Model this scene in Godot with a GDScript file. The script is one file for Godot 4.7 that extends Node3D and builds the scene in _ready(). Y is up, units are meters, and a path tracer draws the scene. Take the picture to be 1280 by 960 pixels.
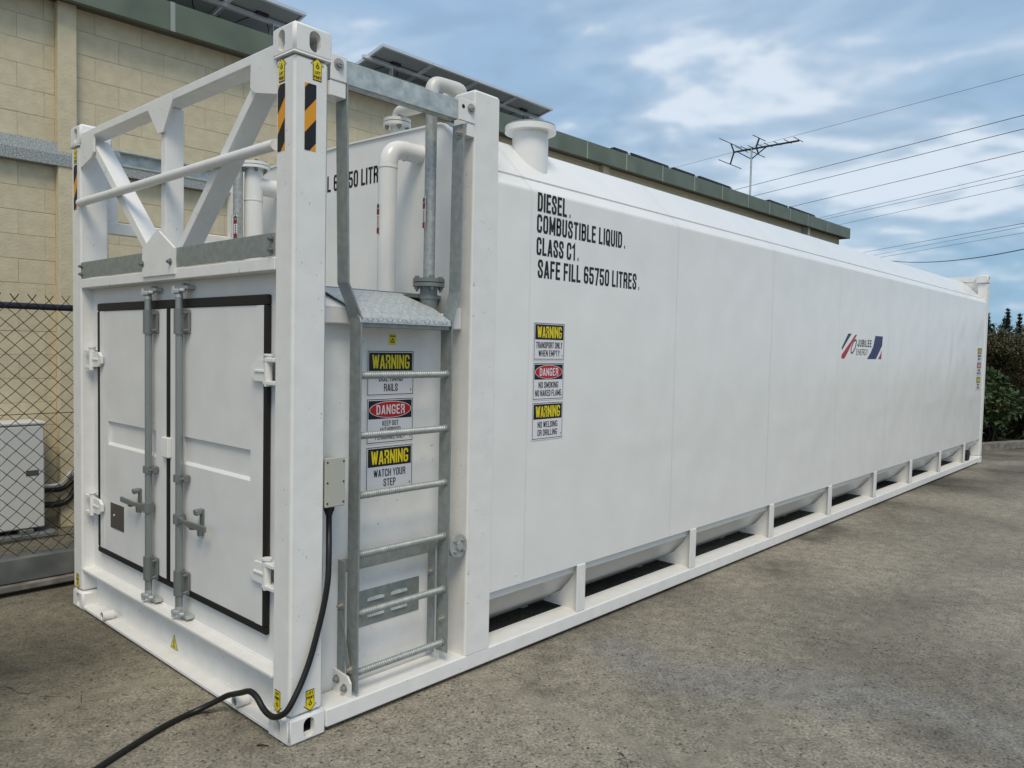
extends Node3D

# ------------------------------------------------------------------ mesh builder
class MB:
	var v := PackedVector3Array()
	var n := PackedVector3Array()
	var c := PackedColorArray()
	var col := Color(1, 1, 1)
	var colored := false

	func t3(a: Vector3, b: Vector3, d: Vector3, na: Vector3, nb: Vector3, nd: Vector3):
		if (b - a).cross(d - a).dot(na + nb + nd) > 0.0:
			v.append(a); v.append(d); v.append(b)
			n.append(na); n.append(nd); n.append(nb)
		else:
			v.append(a); v.append(b); v.append(d)
			n.append(na); n.append(nb); n.append(nd)
		if colored:
			c.append(col); c.append(col); c.append(col)

	func q(a: Vector3, b: Vector3, d: Vector3, e: Vector3, na: Vector3, nb: Vector3, nd: Vector3, ne: Vector3):
		t3(a, b, d, na, nb, nd)
		t3(a, d, e, na, nd, ne)

	func flat(a: Vector3, b: Vector3, d: Vector3, e: Vector3, m: Vector3):
		q(a, b, d, e, m, m, m, m)

	# a box with rounded-looking bevelled edges; s = full size
	func box(at: Vector3, s: Vector3, bev := 0.0, bs := Basis()):
		var h := s * 0.5
		bev = minf(bev, minf(h.x, minf(h.y, h.z)) * 0.9)
		for ax in 3:
			var a1 := (ax + 1) % 3
			var a2 := (ax + 2) % 3
			for sg in [-1.0, 1.0]:
				var m := Vector3.ZERO
				m[ax] = sg
				var p: Array[Vector3] = []
				for k in [[-1, -1], [1, -1], [1, 1], [-1, 1]]:
					var w := Vector3.ZERO
					w[ax] = sg * h[ax]
					w[a1] = k[0] * (h[a1] - bev)
					w[a2] = k[1] * (h[a2] - bev)
					p.append(at + bs * w)
				var bm := bs * m
				flat(p[0], p[1], p[2], p[3], bm)
		if bev <= 0.0:
			return
		for ax in 3:
			var a1 := (ax + 1) % 3
			var a2 := (ax + 2) % 3
			for s1 in [-1.0, 1.0]:
				for s2 in [-1.0, 1.0]:
					var n1 := Vector3.ZERO
					var n2 := Vector3.ZERO
					n1[a1] = s1
					n2[a2] = s2
					var p1 := Vector3.ZERO
					p1[a1] = s1 * h[a1]
					p1[a2] = s2 * (h[a2] - bev)
					var p2 := Vector3.ZERO
					p2[a1] = s1 * (h[a1] - bev)
					p2[a2] = s2 * h[a2]
					var e := Vector3.ZERO
					e[ax] = h[ax] - bev
					q(at + bs * (p1 - e), at + bs * (p1 + e), at + bs * (p2 + e), at + bs * (p2 - e), bs * n1, bs * n1, bs * n2, bs * n2)
		for sx in [-1.0, 1.0]:
			for sy in [-1.0, 1.0]:
				for sz in [-1.0, 1.0]:
					var sgn := Vector3(sx, sy, sz)
					var i := (h - Vector3.ONE * bev) * sgn
					t3(at + bs * (i + Vector3(sx * bev, 0, 0)), at + bs * (i + Vector3(0, sy * bev, 0)), at + bs * (i + Vector3(0, 0, sz * bev)), bs * Vector3(sx, 0, 0), bs * Vector3(0, sy, 0), bs * Vector3(0, 0, sz))

	# box given by its two corners
	func bb(a: Vector3, b: Vector3, bev := 0.0):
		box((a + b) * 0.5, (b - a).abs(), bev)

	# rectangular bar from a to b; w along side vector, d along the other
	func bar(a: Vector3, b: Vector3, side: Vector3, w: float, d: float, bev := 0.0):
		var y := (b - a).normalized()
		var x := (side - y * side.dot(y)).normalized()
		var z := x.cross(y)
		box((a + b) * 0.5, Vector3(w, a.distance_to(b), d), bev, Basis(x, y, z))

	func frame_of(d: Vector3) -> Array:
		var u := Vector3.UP if absf(d.y) < 0.9 else Vector3.RIGHT
		var x := u.cross(d).normalized()
		return [x, d.cross(x)]

	func cyl(a: Vector3, b: Vector3, r1: float, r2 := -1.0, seg := 14, caps := true):
		if r2 < 0.0:
			r2 = r1
		var d := (b - a).normalized()
		var f := frame_of(d)
		for i in seg:
			var t0 := TAU * i / seg
			var t1 := TAU * (i + 1) / seg
			var o0: Vector3 = f[0] * cos(t0) + f[1] * sin(t0)
			var o1: Vector3 = f[0] * cos(t1) + f[1] * sin(t1)
			q(a + o0 * r1, a + o1 * r1, b + o1 * r2, b + o0 * r2, o0, o1, o1, o0)
			if caps:
				t3(a, a + o0 * r1, a + o1 * r1, -d, -d, -d)
				t3(b, b + o0 * r2, b + o1 * r2, d, d, d)

	func ring(a: Vector3, b: Vector3, r: float, ri: float, seg := 24):
		var d := (b - a).normalized()
		var f := frame_of(d)
		for i in seg:
			var t0 := TAU * i / seg
			var t1 := TAU * (i + 1) / seg
			var o0: Vector3 = f[0] * cos(t0) + f[1] * sin(t0)
			var o1: Vector3 = f[0] * cos(t1) + f[1] * sin(t1)
			q(a + o0 * r, a + o1 * r, b + o1 * r, b + o0 * r, o0, o1, o1, o0)
			q(a + o0 * ri, a + o1 * ri, b + o1 * ri, b + o0 * ri, -o0, -o1, -o1, -o0)
			flat(a + o0 * ri, a + o1 * ri, a + o1 * r, a + o0 * r, -d)
			flat(b + o0 * ri, b + o1 * ri, b + o1 * r, b + o0 * r, d)

	func tube(p: Array, r: float, seg := 10, r_end := -1.0):
		if r_end < 0.0:
			r_end = r
		var cnt := p.size()
		var d0: Vector3 = (p[1] - p[0]).normalized()
		var x: Vector3 = frame_of(d0)[0]
		var rings := []
		var outs := []
		for i in cnt:
			var d: Vector3
			if i == 0:
				d = d0
			elif i == cnt - 1:
				d = (p[i] - p[i - 1]).normalized()
			else:
				d = (p[i + 1] - p[i - 1]).normalized()
			x = (x - d * x.dot(d)).normalized()
			var y := d.cross(x)
			var rr := lerpf(r, r_end, float(i) / (cnt - 1))
			var ring_p: Array[Vector3] = []
			var ring_n: Array[Vector3] = []
			for k in seg:
				var o := x * cos(TAU * k / seg) + y * sin(TAU * k / seg)
				var at: Vector3 = p[i]
				ring_p.append(at + o * rr)
				ring_n.append(o)
			rings.append(ring_p)
			outs.append(ring_n)
		for i in cnt - 1:
			for k in seg:
				var k1 := (k + 1) % seg
				q(rings[i][k], rings[i][k1], rings[i + 1][k1], rings[i + 1][k], outs[i][k], outs[i][k1], outs[i + 1][k1], outs[i + 1][k])
		var de: Vector3 = (p[cnt - 1] - p[cnt - 2]).normalized()
		for k in seg:
			var k1 := (k + 1) % seg
			t3(p[0], rings[0][k], rings[0][k1], -d0, -d0, -d0)
			t3(p[cnt - 1], rings[cnt - 1][k], rings[cnt - 1][k1], de, de, de)

	# a flat outline (2D, in the plane ex, ey at o) pushed along depth
	func prism(poly: PackedVector2Array, o: Vector3, ex: Vector3, ey: Vector3, depth: Vector3):
		var idx := Geometry2D.triangulate_polygon(poly)
		var m := -depth.normalized()
		var cw := Geometry2D.is_polygon_clockwise(poly)
		for i in range(0, idx.size(), 3):
			var a := o + ex * poly[idx[i]].x + ey * poly[idx[i]].y
			var b := o + ex * poly[idx[i + 1]].x + ey * poly[idx[i + 1]].y
			var d := o + ex * poly[idx[i + 2]].x + ey * poly[idx[i + 2]].y
			t3(a, b, d, m, m, m)
			t3(a + depth, b + depth, d + depth, -m, -m, -m)
		for i in poly.size():
			var p0 := poly[i]
			var p1 := poly[(i + 1) % poly.size()]
			var e := p1 - p0
			var out2 := Vector2(e.y, -e.x).normalized()
			if cw:
				out2 = -out2
			var w := (ex * out2.x + ey * out2.y).normalized()
			var a := o + ex * p0.x + ey * p0.y
			var b := o + ex * p1.x + ey * p1.y
			flat(a, b, b + depth, a + depth, w)

	func mesh() -> ArrayMesh:
		var arr := []
		arr.resize(Mesh.ARRAY_MAX)
		arr[Mesh.ARRAY_VERTEX] = v
		arr[Mesh.ARRAY_NORMAL] = n
		if colored:
			arr[Mesh.ARRAY_COLOR] = c
		var m := ArrayMesh.new()
		m.add_surface_from_arrays(Mesh.PRIMITIVE_TRIANGLES, arr)
		return m

# ------------------------------------------------------------------ naming and parenting
var used := {}

func numbered(called: String, parent: Node) -> String:
	var k := "%d/%s" % [parent.get_instance_id(), called]
	var i: int = used.get(k, 0)
	used[k] = i + 1
	return called if i == 0 else "%s_%03d" % [called, i]

func origin_of(node: Node) -> Vector3:
	var o := Vector3.ZERO
	while node != self:
		o += (node as Node3D).position
		node = node.get_parent()
	return o

func put(called: String, m: Mesh, mat: Material, parent: Node = self, at := Vector3.ZERO) -> MeshInstance3D:
	var o := MeshInstance3D.new()
	o.name = numbered(called, parent)
	o.mesh = m
	o.material_override = mat
	parent.add_child(o, true)
	o.position = at - origin_of(parent)
	return o

# commits world-space geometry as one named mesh
func obj(called: String, mb: MB, mat: Material, parent: Node = self) -> MeshInstance3D:
	return put(called, mb.mesh(), mat, parent)

func thing(called: String, label: String, category: String, at := Vector3.ZERO, group := "") -> Node3D:
	var o := Node3D.new()
	o.name = numbered(called, self)
	add_child(o, true)
	o.position = at
	return tag(o, label, category, group)

func tag(o: Node3D, label: String, category: String, group := "") -> Node3D:
	o.set_meta("label", label)
	o.set_meta("category", category)
	if group:
		o.set_meta("group", group)
	return o

func structure(called: String, mb: MB, mat: Material) -> MeshInstance3D:
	var o := obj(called, mb, mat)
	o.set_meta("kind", "structure")
	return o

func copy(o: Node3D, base: String, label: String, group: String, at: Vector3, turn := 0.0, size := 1.0) -> Node3D:
	var r: Node3D = o.duplicate()
	r.name = numbered(base, self)
	add_child(r, true)
	r.position = at
	r.rotation.y = turn
	r.scale = Vector3.ONE * size
	r.set_meta("label", label)
	r.set_meta("group", group)
	return r

# ------------------------------------------------------------------ curves
func rounded(p: Array, rad: float, steps := 8) -> Array:
	var r := [p[0]]
	for i in range(1, p.size() - 1):
		var a: Vector3 = p[i - 1]
		var b: Vector3 = p[i]
		var d: Vector3 = p[i + 1]
		var l := minf(rad, minf(a.distance_to(b), b.distance_to(d)) * 0.49)
		var s := b + (a - b).normalized() * l
		var e := b + (d - b).normalized() * l
		for k in steps + 1:
			var t := float(k) / steps
			r.append(s.lerp(b, t).lerp(b.lerp(e, t), t))
	r.append(p[p.size() - 1])
	return r

func spline(p: Array, steps := 6) -> Array:
	var r := []
	for i in p.size() - 1:
		var a: Vector3 = p[maxi(i - 1, 0)]
		var b: Vector3 = p[i]
		var d: Vector3 = p[i + 1]
		var e: Vector3 = p[mini(i + 2, p.size() - 1)]
		for k in steps:
			r.append(b.cubic_interpolate(d, a, e, float(k) / steps))
	r.append(p[p.size() - 1])
	return r

# ------------------------------------------------------------------ lettering: condensed capitals drawn as strokes
const GLYPH := {
	"A": [1.05, "0,0 .43,.96|1,0 .57,.96|.22,.22 .78,.22"], "B": [1.0, "0,0 0,1 .75,1 1,.87 1,.65 .8,.53 0,.53|.8,.53 1,.41 1,.13 .75,0 0,0"],
	"C": [1.0, "1,.74 1,.87 .8,1 .2,1 0,.87 0,.13 .2,0 .8,0 1,.13 1,.26"], "D": [1.0, "0,0 0,1 .7,1 1,.83 1,.17 .7,0 z"],
	"E": [0.86, "1,1 0,1 0,0 1,0|0,.52 .85,.52"], "F": [0.84, "1,1 0,1 0,0|0,.5 .85,.5"],
	"G": [1.05, "1,.80 1,.88 .8,1 .2,1 0,.88 0,.12 .2,0 .8,0 1,.12 1,.42 .62,.42"], "H": [1.0, "0,0 0,1|1,0 1,1|0,.5 1,.5"],
	"I": [0.0, "0,0 0,1"], "J": [0.8, "1,1 1,.14 .8,0 .2,0 0,.14 0,.22"], "K": [1.0, "0,0 0,1|1,1 .12,.48|.3,.6 1,0"],
	"L": [0.82, "0,1 0,0 1,0"], "M": [1.35, "0,0 0,1|1,0 1,1|.03,.93 .5,.2|.5,.2 .97,.93"], "N": [1.1, "0,0 0,1|1,0 1,1|.06,.9 .94,.1"],
	"O": [1.0, "0,.14 0,.86 .2,1 .8,1 1,.86 1,.14 .8,0 .2,0 z"], "P": [0.95, "0,0 0,1 .75,1 1,.86 1,.6 .75,.46 0,.46"],
	"Q": [1.0, "0,.14 0,.86 .2,1 .8,1 1,.86 1,.14 .8,0 .2,0 z|.6,.2 1,-.05"], "R": [1.0, "0,0 0,1 .75,1 1,.86 1,.64 .75,.5 0,.5|.6,.5 1,.35 1,0"],
	"S": [1.0, "1,.72 1,.86 .8,1 .2,1 0,.86 0,.7 1,.32 1,.14 .8,0 .2,0 0,.14 0,.28"], "T": [0.95, "0,1 1,1|.5,1 .5,0"],
	"U": [1.0, "0,1 0,.14 .2,0 .8,0 1,.14 1,1"], "V": [1.0, "0,1 .44,.04|.56,.04 1,1"], "W": [1.6, "0,1 .22,.04|.28,.04 .48,.92|.52,.92 .72,.04|.78,.04 1,1"],
	"Y": [1.0, "0,1 .5,.45 1,1|.5,.45 .5,0"], "X": [1.0, "0,0 1,1|0,1 1,0"], "Z": [0.95, "0,1 1,1 0,0 1,0"],
	"0": [1.0, "0,.14 0,.86 .2,1 .8,1 1,.86 1,.14 .8,0 .2,0 z"], "1": [0.5, "0,.82 1,1 1,0"],
	"5": [1.0, "1,1 0,1 0,.57 .8,.57 1,.45 1,.14 .8,0 .2,0 0,.14 0,.26"], "6": [1.0, "1,.84 1,.9 .8,1 .2,1 0,.88 0,.12 .2,0 .8,0 1,.12 1,.42 .8,.53 0,.53"],
	"7": [0.95, "0,1 1,1 .4,-.05"],
}

func stroke(mb: MB, pts: PackedVector2Array, closed: bool, t: float, o: Vector3, ex: Vector3, ey: Vector3):
	var nrm := ex.cross(ey).normalized()
	var cnt := pts.size()
	var lefts: Array[Vector3] = []
	var rights: Array[Vector3] = []
	for i in cnt:
		var d_in := Vector2.ZERO
		var d_out := Vector2.ZERO
		if i > 0 or closed:
			d_in = (pts[i] - pts[(i - 1 + cnt) % cnt]).normalized()
		if i < cnt - 1 or closed:
			d_out = (pts[(i + 1) % cnt] - pts[i]).normalized()
		var p := pts[i]
		if d_in == Vector2.ZERO:
			d_in = d_out
			p -= d_out * t * 0.5
		elif d_out == Vector2.ZERO:
			d_out = d_in
			p += d_in * t * 0.5
		var n1 := Vector2(-d_in.y, d_in.x)
		var n2 := Vector2(-d_out.y, d_out.x)
		var m := (n1 + n2).normalized()
		var k := t * 0.5 / maxf(m.dot(n1), 0.45)
		lefts.append(o + ex * (p + m * k).x + ey * (p + m * k).y)
		rights.append(o + ex * (p - m * k).x + ey * (p - m * k).y)
	for i in (cnt if closed else cnt - 1):
		var j := (i + 1) % cnt
		mb.flat(lefts[i], lefts[j], rights[j], rights[i], nrm)

func text_width(s: String, h: float, w: float, t: float, gap: float) -> float:
	var x := 0.0
	for ch in s:
		if ch == " ":
			x += w * 0.5
		elif GLYPH.has(ch):
			var g: Array = GLYPH[ch]
			x += (w - t) * g[0] + t + gap
	return x - gap

# writes s with its lower left corner at o; total = wanted width (0: natural)
func write(mb: MB, s: String, o: Vector3, ex: Vector3, ey: Vector3, h: float, total := 0.0, thick := 0.16):
	var t := h * thick
	var w := h * 0.42
	var gap := h * 0.065
	var natural := text_width(s, h, w, t, gap)
	var sx := 1.0 if total <= 0.0 else total / natural
	var nrm := ex.cross(ey).normalized()
	var x := 0.0
	var lift := 0
	for ch in s:
		if ch == " ":
			x += w * 0.5
			continue
		if not GLYPH.has(ch):
			continue
		var g: Array = GLYPH[ch]
		var gw: float = (w - t) * g[0]
		for part in (g[1] as String).split("|"):
			var pts := PackedVector2Array()
			var closed := false
			for tok in part.split(" ", false):
				if tok == "z":
					closed = true
					continue
				var xy := tok.split(",")
				pts.append(Vector2((x + t * 0.5 + float(xy[0]) * gw) * sx, t * 0.5 + float(xy[1]) * (h - t)))
			stroke(mb, pts, closed, t * minf(1.0, sx), o + nrm * (0.0001 * (lift % 4)), ex, ey)
			lift += 1
		x += gw + t + gap

# ------------------------------------------------------------------ materials
var M := {}

func noise(seed_value: int, freq: float, octaves := 4, type := FastNoiseLite.TYPE_SIMPLEX_SMOOTH, gain := 0.5) -> FastNoiseLite:
	var f := FastNoiseLite.new()
	f.seed = seed_value
	f.noise_type = type
	f.frequency = freq
	f.fractal_octaves = octaves
	f.fractal_gain = gain
	return f

func bytes_of(f: FastNoiseLite, size: int) -> PackedByteArray:
	var im := f.get_seamless_image(size, size)
	im.convert(Image.FORMAT_L8)
	return im.get_data()

func gray_image(data: PackedByteArray, size: int, mip := true) -> Image:
	var im := Image.create_from_data(size, size, false, Image.FORMAT_L8, data)
	return im

# a colour map: mixes two sRGB colours by noise, contrast squeezes the noise round its middle
func color_map(f: FastNoiseLite, size: int, a: Color, b: Color, contrast := 1.0) -> ImageTexture:
	var d := bytes_of(f, size)
	var out := PackedByteArray()
	out.resize(size * size * 3)
	for i in size * size:
		var k := clampf((d[i] / 255.0 - 0.5) * contrast + 0.5, 0.0, 1.0)
		out[i * 3] = int(lerpf(a.r, b.r, k) * 255.0)
		out[i * 3 + 1] = int(lerpf(a.g, b.g, k) * 255.0)
		out[i * 3 + 2] = int(lerpf(a.b, b.b, k) * 255.0)
	return ImageTexture.create_from_image(Image.create_from_data(size, size, false, Image.FORMAT_RGB8, out))

func normal_map(f: FastNoiseLite, size: int, strength: float) -> ImageTexture:
	var im := f.get_seamless_image(size, size)
	im.convert(Image.FORMAT_RGBA8)
	im.bump_map_to_normal_map(strength)
	return ImageTexture.create_from_image(im)

func plain(called: String, c: Color, rough := 0.6, metal := 0.0) -> StandardMaterial3D:
	var m := StandardMaterial3D.new()
	m.albedo_color = c
	m.roughness = rough
	m.metallic = metal
	M[called] = m
	return m

func tri(m: StandardMaterial3D, per_metre: float):
	m.uv1_triplanar = true
	m.uv1_world_triplanar = true
	m.uv1_scale = Vector3.ONE * per_metre

func make_materials():
	# glossy white paint with a faint mottling and slight unevenness of the sheet under it
	var w := plain("white", Color.WHITE, 0.2)
	w.albedo_texture = color_map(noise(3, 0.012, 5), 512, Color(0.893, 0.893, 0.885), Color(0.916, 0.916, 0.908), 1.2)
	w.normal_enabled = true
	w.normal_texture = normal_map(noise(5, 0.005, 2), 512, 2.6)
	w.normal_scale = 0.5
	tri(w, 0.45)
	# the same paint on the heavy frame, with grubby scuffs
	var f := plain("frame", Color.WHITE, 0.4)
	f.albedo_texture = scuffed()
	tri(f, 0.7)
	var dp := plain("door_paint", Color.WHITE, 0.42)
	dp.albedo_texture = color_map(noise(9, 0.01, 5), 512, Color(0.862, 0.862, 0.858), Color(0.892, 0.892, 0.888), 1.3)
	dp.normal_enabled = true
	dp.normal_texture = normal_map(noise(15, 0.008, 2), 512, 2.0)
	dp.normal_scale = 0.5
	tri(dp, 0.6)
	# galvanised steel: spangled, dull
	var g := plain("galv", Color.WHITE, 0.5, 0.55)
	g.albedo_texture = color_map(noise(11, 0.03, 4, FastNoiseLite.TYPE_CELLULAR), 512, Color(0.60, 0.62, 0.62), Color(0.76, 0.78, 0.775), 1.3)
	tri(g, 2.6)
	var gd := plain("galv_dark", Color.WHITE, 0.5, 0.5)
	gd.albedo_texture = color_map(noise(12, 0.02, 5), 512, Color(0.56, 0.585, 0.58), Color(0.63, 0.655, 0.65), 1.2)
	tri(gd, 1.8)
	var gb := plain("galv_bright", Color.WHITE, 0.5, 0.4)
	gb.albedo_texture = color_map(noise(13, 0.012, 5), 512, Color(0.64, 0.675, 0.675), Color(0.80, 0.825, 0.82), 1.5)
	tri(gb, 2.0)
	var st := plain("steel", Color(0.70, 0.685, 0.66), 0.38, 0.6)
	st.roughness = 0.38
	plain("galv_pale", Color(0.82, 0.815, 0.79), 0.5, 0.15)
	plain("rod", Color(0.60, 0.625, 0.62), 0.36, 0.6)
	plain("cast_bracket", Color(0.50, 0.52, 0.515), 0.42, 0.45)
	plain("cast_bright", Color(0.74, 0.755, 0.755), 0.45, 0.5)
	plain("rubber", Color(0.055, 0.055, 0.06), 0.55)
	plain("cable", Color(0.06, 0.06, 0.063), 0.42)
	plain("ink", Color(0.05, 0.052, 0.065), 0.5)
	plain("ink_soft", Color(0.16, 0.16, 0.17), 0.5)
	plain("sticker_white", Color(0.88, 0.88, 0.90), 0.35)
	plain("sticker_yellow", Color(0.90, 0.82, 0.10), 0.4)
	plain("hazard_yellow", Color(0.88, 0.60, 0.06), 0.45)
	plain("sticker_red", Color(0.72, 0.05, 0.08), 0.4)
	plain("label_red", Color(0.50, 0.08, 0.10), 0.45)
	plain("logo_blue", Color(0.10, 0.13, 0.36), 0.4)
	plain("logo_navy", Color(0.12, 0.14, 0.25), 0.4)
	plain("logo_red", Color(0.66, 0.10, 0.20), 0.4)
	plain("plate_brown", Color(0.34, 0.32, 0.31), 0.45, 0.3)
	plain("grey_box", Color(0.70, 0.695, 0.66), 0.5)
	plain("hollow_shade", Color(0.22, 0.215, 0.20), 0.9)  # dark tone standing in for shade inside the hollow corner blocks
	plain("dark_hole", Color(0.10, 0.10, 0.10), 0.8)
	# chequer plate: raised lozenges in the normal map
	var ch := plain("chequer", Color.WHITE, 0.5, 0.25)
	ch.albedo_texture = color_map(noise(14, 0.03, 5), 256, Color(0.66, 0.68, 0.685), Color(0.78, 0.80, 0.80), 1.5)
	ch.normal_enabled = true
	ch.normal_texture = chequer_normal()
	ch.normal_scale = 1.0
	tri(ch, 4.6)
	# painted concrete block in four close tones
	for k in 4:
		var b := plain("block_%d" % k, Color.WHITE, 0.85)
		var s := 1.0 + (k - 1.5) * 0.009
		b.albedo_texture = color_map(noise(20 + k, 0.02, 6), 256, Color(0.775 * s, 0.73 * s, 0.622 * s), Color(0.812 * s, 0.768 * s, 0.655 * s), 1.6)
		b.normal_enabled = true
		b.normal_texture = normal_map(noise(30 + k, 0.09, 4), 256, 1.6)
		b.normal_scale = 0.35
		tri(b, 1.4)
	plain("mortar", Color(0.69, 0.645, 0.55), 0.92)
	var cb := plain("speckled", Color.WHITE, 0.9)
	cb.albedo_texture = color_map(noise(40, 0.11, 4), 512, Color(0.46, 0.48, 0.485), Color(0.72, 0.745, 0.75), 2.0)
	tri(cb, 1.3)
	var fa := plain("green_fascia", Color.WHITE, 0.5)
	fa.albedo_texture = color_map(noise(41, 0.008, 5), 256, Color(0.345, 0.385, 0.335), Color(0.405, 0.445, 0.385), 1.6)
	tri(fa, 0.5)
	plain("fascia_strip", Color(0.60, 0.63, 0.59), 0.5, 0.2)
	plain("roof_sheet", Color(0.66, 0.68, 0.67), 0.45, 0.2)
	plain("soffit", Color(0.36, 0.34, 0.31), 0.8)
	plain("solar_back", Color(0.50, 0.515, 0.52), 0.5)
	plain("solar_face", Color(0.05, 0.06, 0.10), 0.15)
	plain("alu", Color(0.80, 0.81, 0.82), 0.35, 0.6)
	plain("black_plastic", Color(0.07, 0.07, 0.075), 0.5)
	plain("downpipe", Color(0.66, 0.65, 0.61), 0.5)
	plain("ac_white", Color(0.80, 0.81, 0.81), 0.45)
	plain("ac_grille", Color(0.30, 0.31, 0.32), 0.6)
	plain("fence_wire", Color(0.12, 0.11, 0.105), 0.55, 0.2)
	plain("fence_rail", Color(0.16, 0.19, 0.24), 0.45, 0.3)
	var ke := plain("plinth", Color.WHITE, 0.85)
	ke.albedo_texture = color_map(noise(43, 0.015, 6), 256, Color(0.34, 0.355, 0.36), Color(0.45, 0.46, 0.46), 1.8)
	tri(ke, 0.8)
	var kc := plain("kerb_concrete", Color.WHITE, 0.9)
	kc.albedo_texture = color_map(noise(44, 0.03, 6), 256, Color(0.40, 0.39, 0.37), Color(0.55, 0.54, 0.51), 1.8)
	tri(kc, 0.8)
	plain("wire", Color(0.20, 0.22, 0.26), 0.6)
	plain("wire_black", Color(0.06, 0.065, 0.08), 0.6)
	plain("antenna_black", Color(0.07, 0.07, 0.085), 0.5)
	plain("bark", Color(0.24, 0.19, 0.15), 0.9)
	plain("dry_leaf", Color(0.40, 0.24, 0.13), 0.7)
	plain("twig", Color(0.10, 0.09, 0.08), 0.9)
	plain("soil", Color(0.20, 0.17, 0.14), 0.95)
	var lf := plain("leaf", Color.WHITE, 0.5)
	lf.vertex_color_use_as_albedo = true
	lf.backlight_enabled = true
	lf.backlight = Color(0.10, 0.12, 0.05)
	M["leaf"] = lf

# white frame paint with sparse small scuffs and rubbed marks
func scuffed() -> ImageTexture:
	var z := 1024
	var d := bytes_of(noise(8, 0.01, 6), z)
	var k1 := bytes_of(noise(80, 0.035, 4), z)
	var k2 := bytes_of(noise(81, 0.006, 4), z)
	var out := PackedByteArray()
	out.resize(z * z * 3)
	for i in z * z:
		var v := lerpf(0.882, 0.922, d[i] / 255.0)
		var e := clampf((k1[i] / 255.0 - 0.80) * 9.0, 0.0, 1.0) * clampf((k2[i] / 255.0 - 0.48) * 6.0, 0.0, 1.0)
		v = lerpf(v, 0.60, e * 0.75)
		out[i * 3] = int(v * 255.0)
		out[i * 3 + 1] = int(v * 0.998 * 255.0)
		out[i * 3 + 2] = int(v * 0.988 * 255.0)
	return ImageTexture.create_from_image(Image.create_from_data(z, z, false, Image.FORMAT_RGB8, out))

func chequer_normal() -> ImageTexture:
	var s := 256
	var im := Image.create(s, s, false, Image.FORMAT_RGBA8)
	im.fill(Color(0, 0, 0))
	for cy in 8:
		for cx in 8:
			var dir := Vector2(1, 1).normalized() if (cx + cy) % 2 == 0 else Vector2(1, -1).normalized()
			var at := Vector2(cx * 32 + 16, cy * 32 + 16)
			for y in range(-15, 16):
				for x in range(-15, 16):
					var p := Vector2(x, y)
					var a := p.dot(dir) / 14.0
					var b := p.dot(Vector2(-dir.y, dir.x)) / 4.5
					var h := 1.0 - a * a - b * b
					if h > 0.0:
						var g := sqrt(h)
						im.set_pixel(posmod(int(at.x) + x, s), posmod(int(at.y) + y, s), Color(g, g, g))
	im.bump_map_to_normal_map(6.0)
	return ImageTexture.create_from_image(im)

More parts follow.
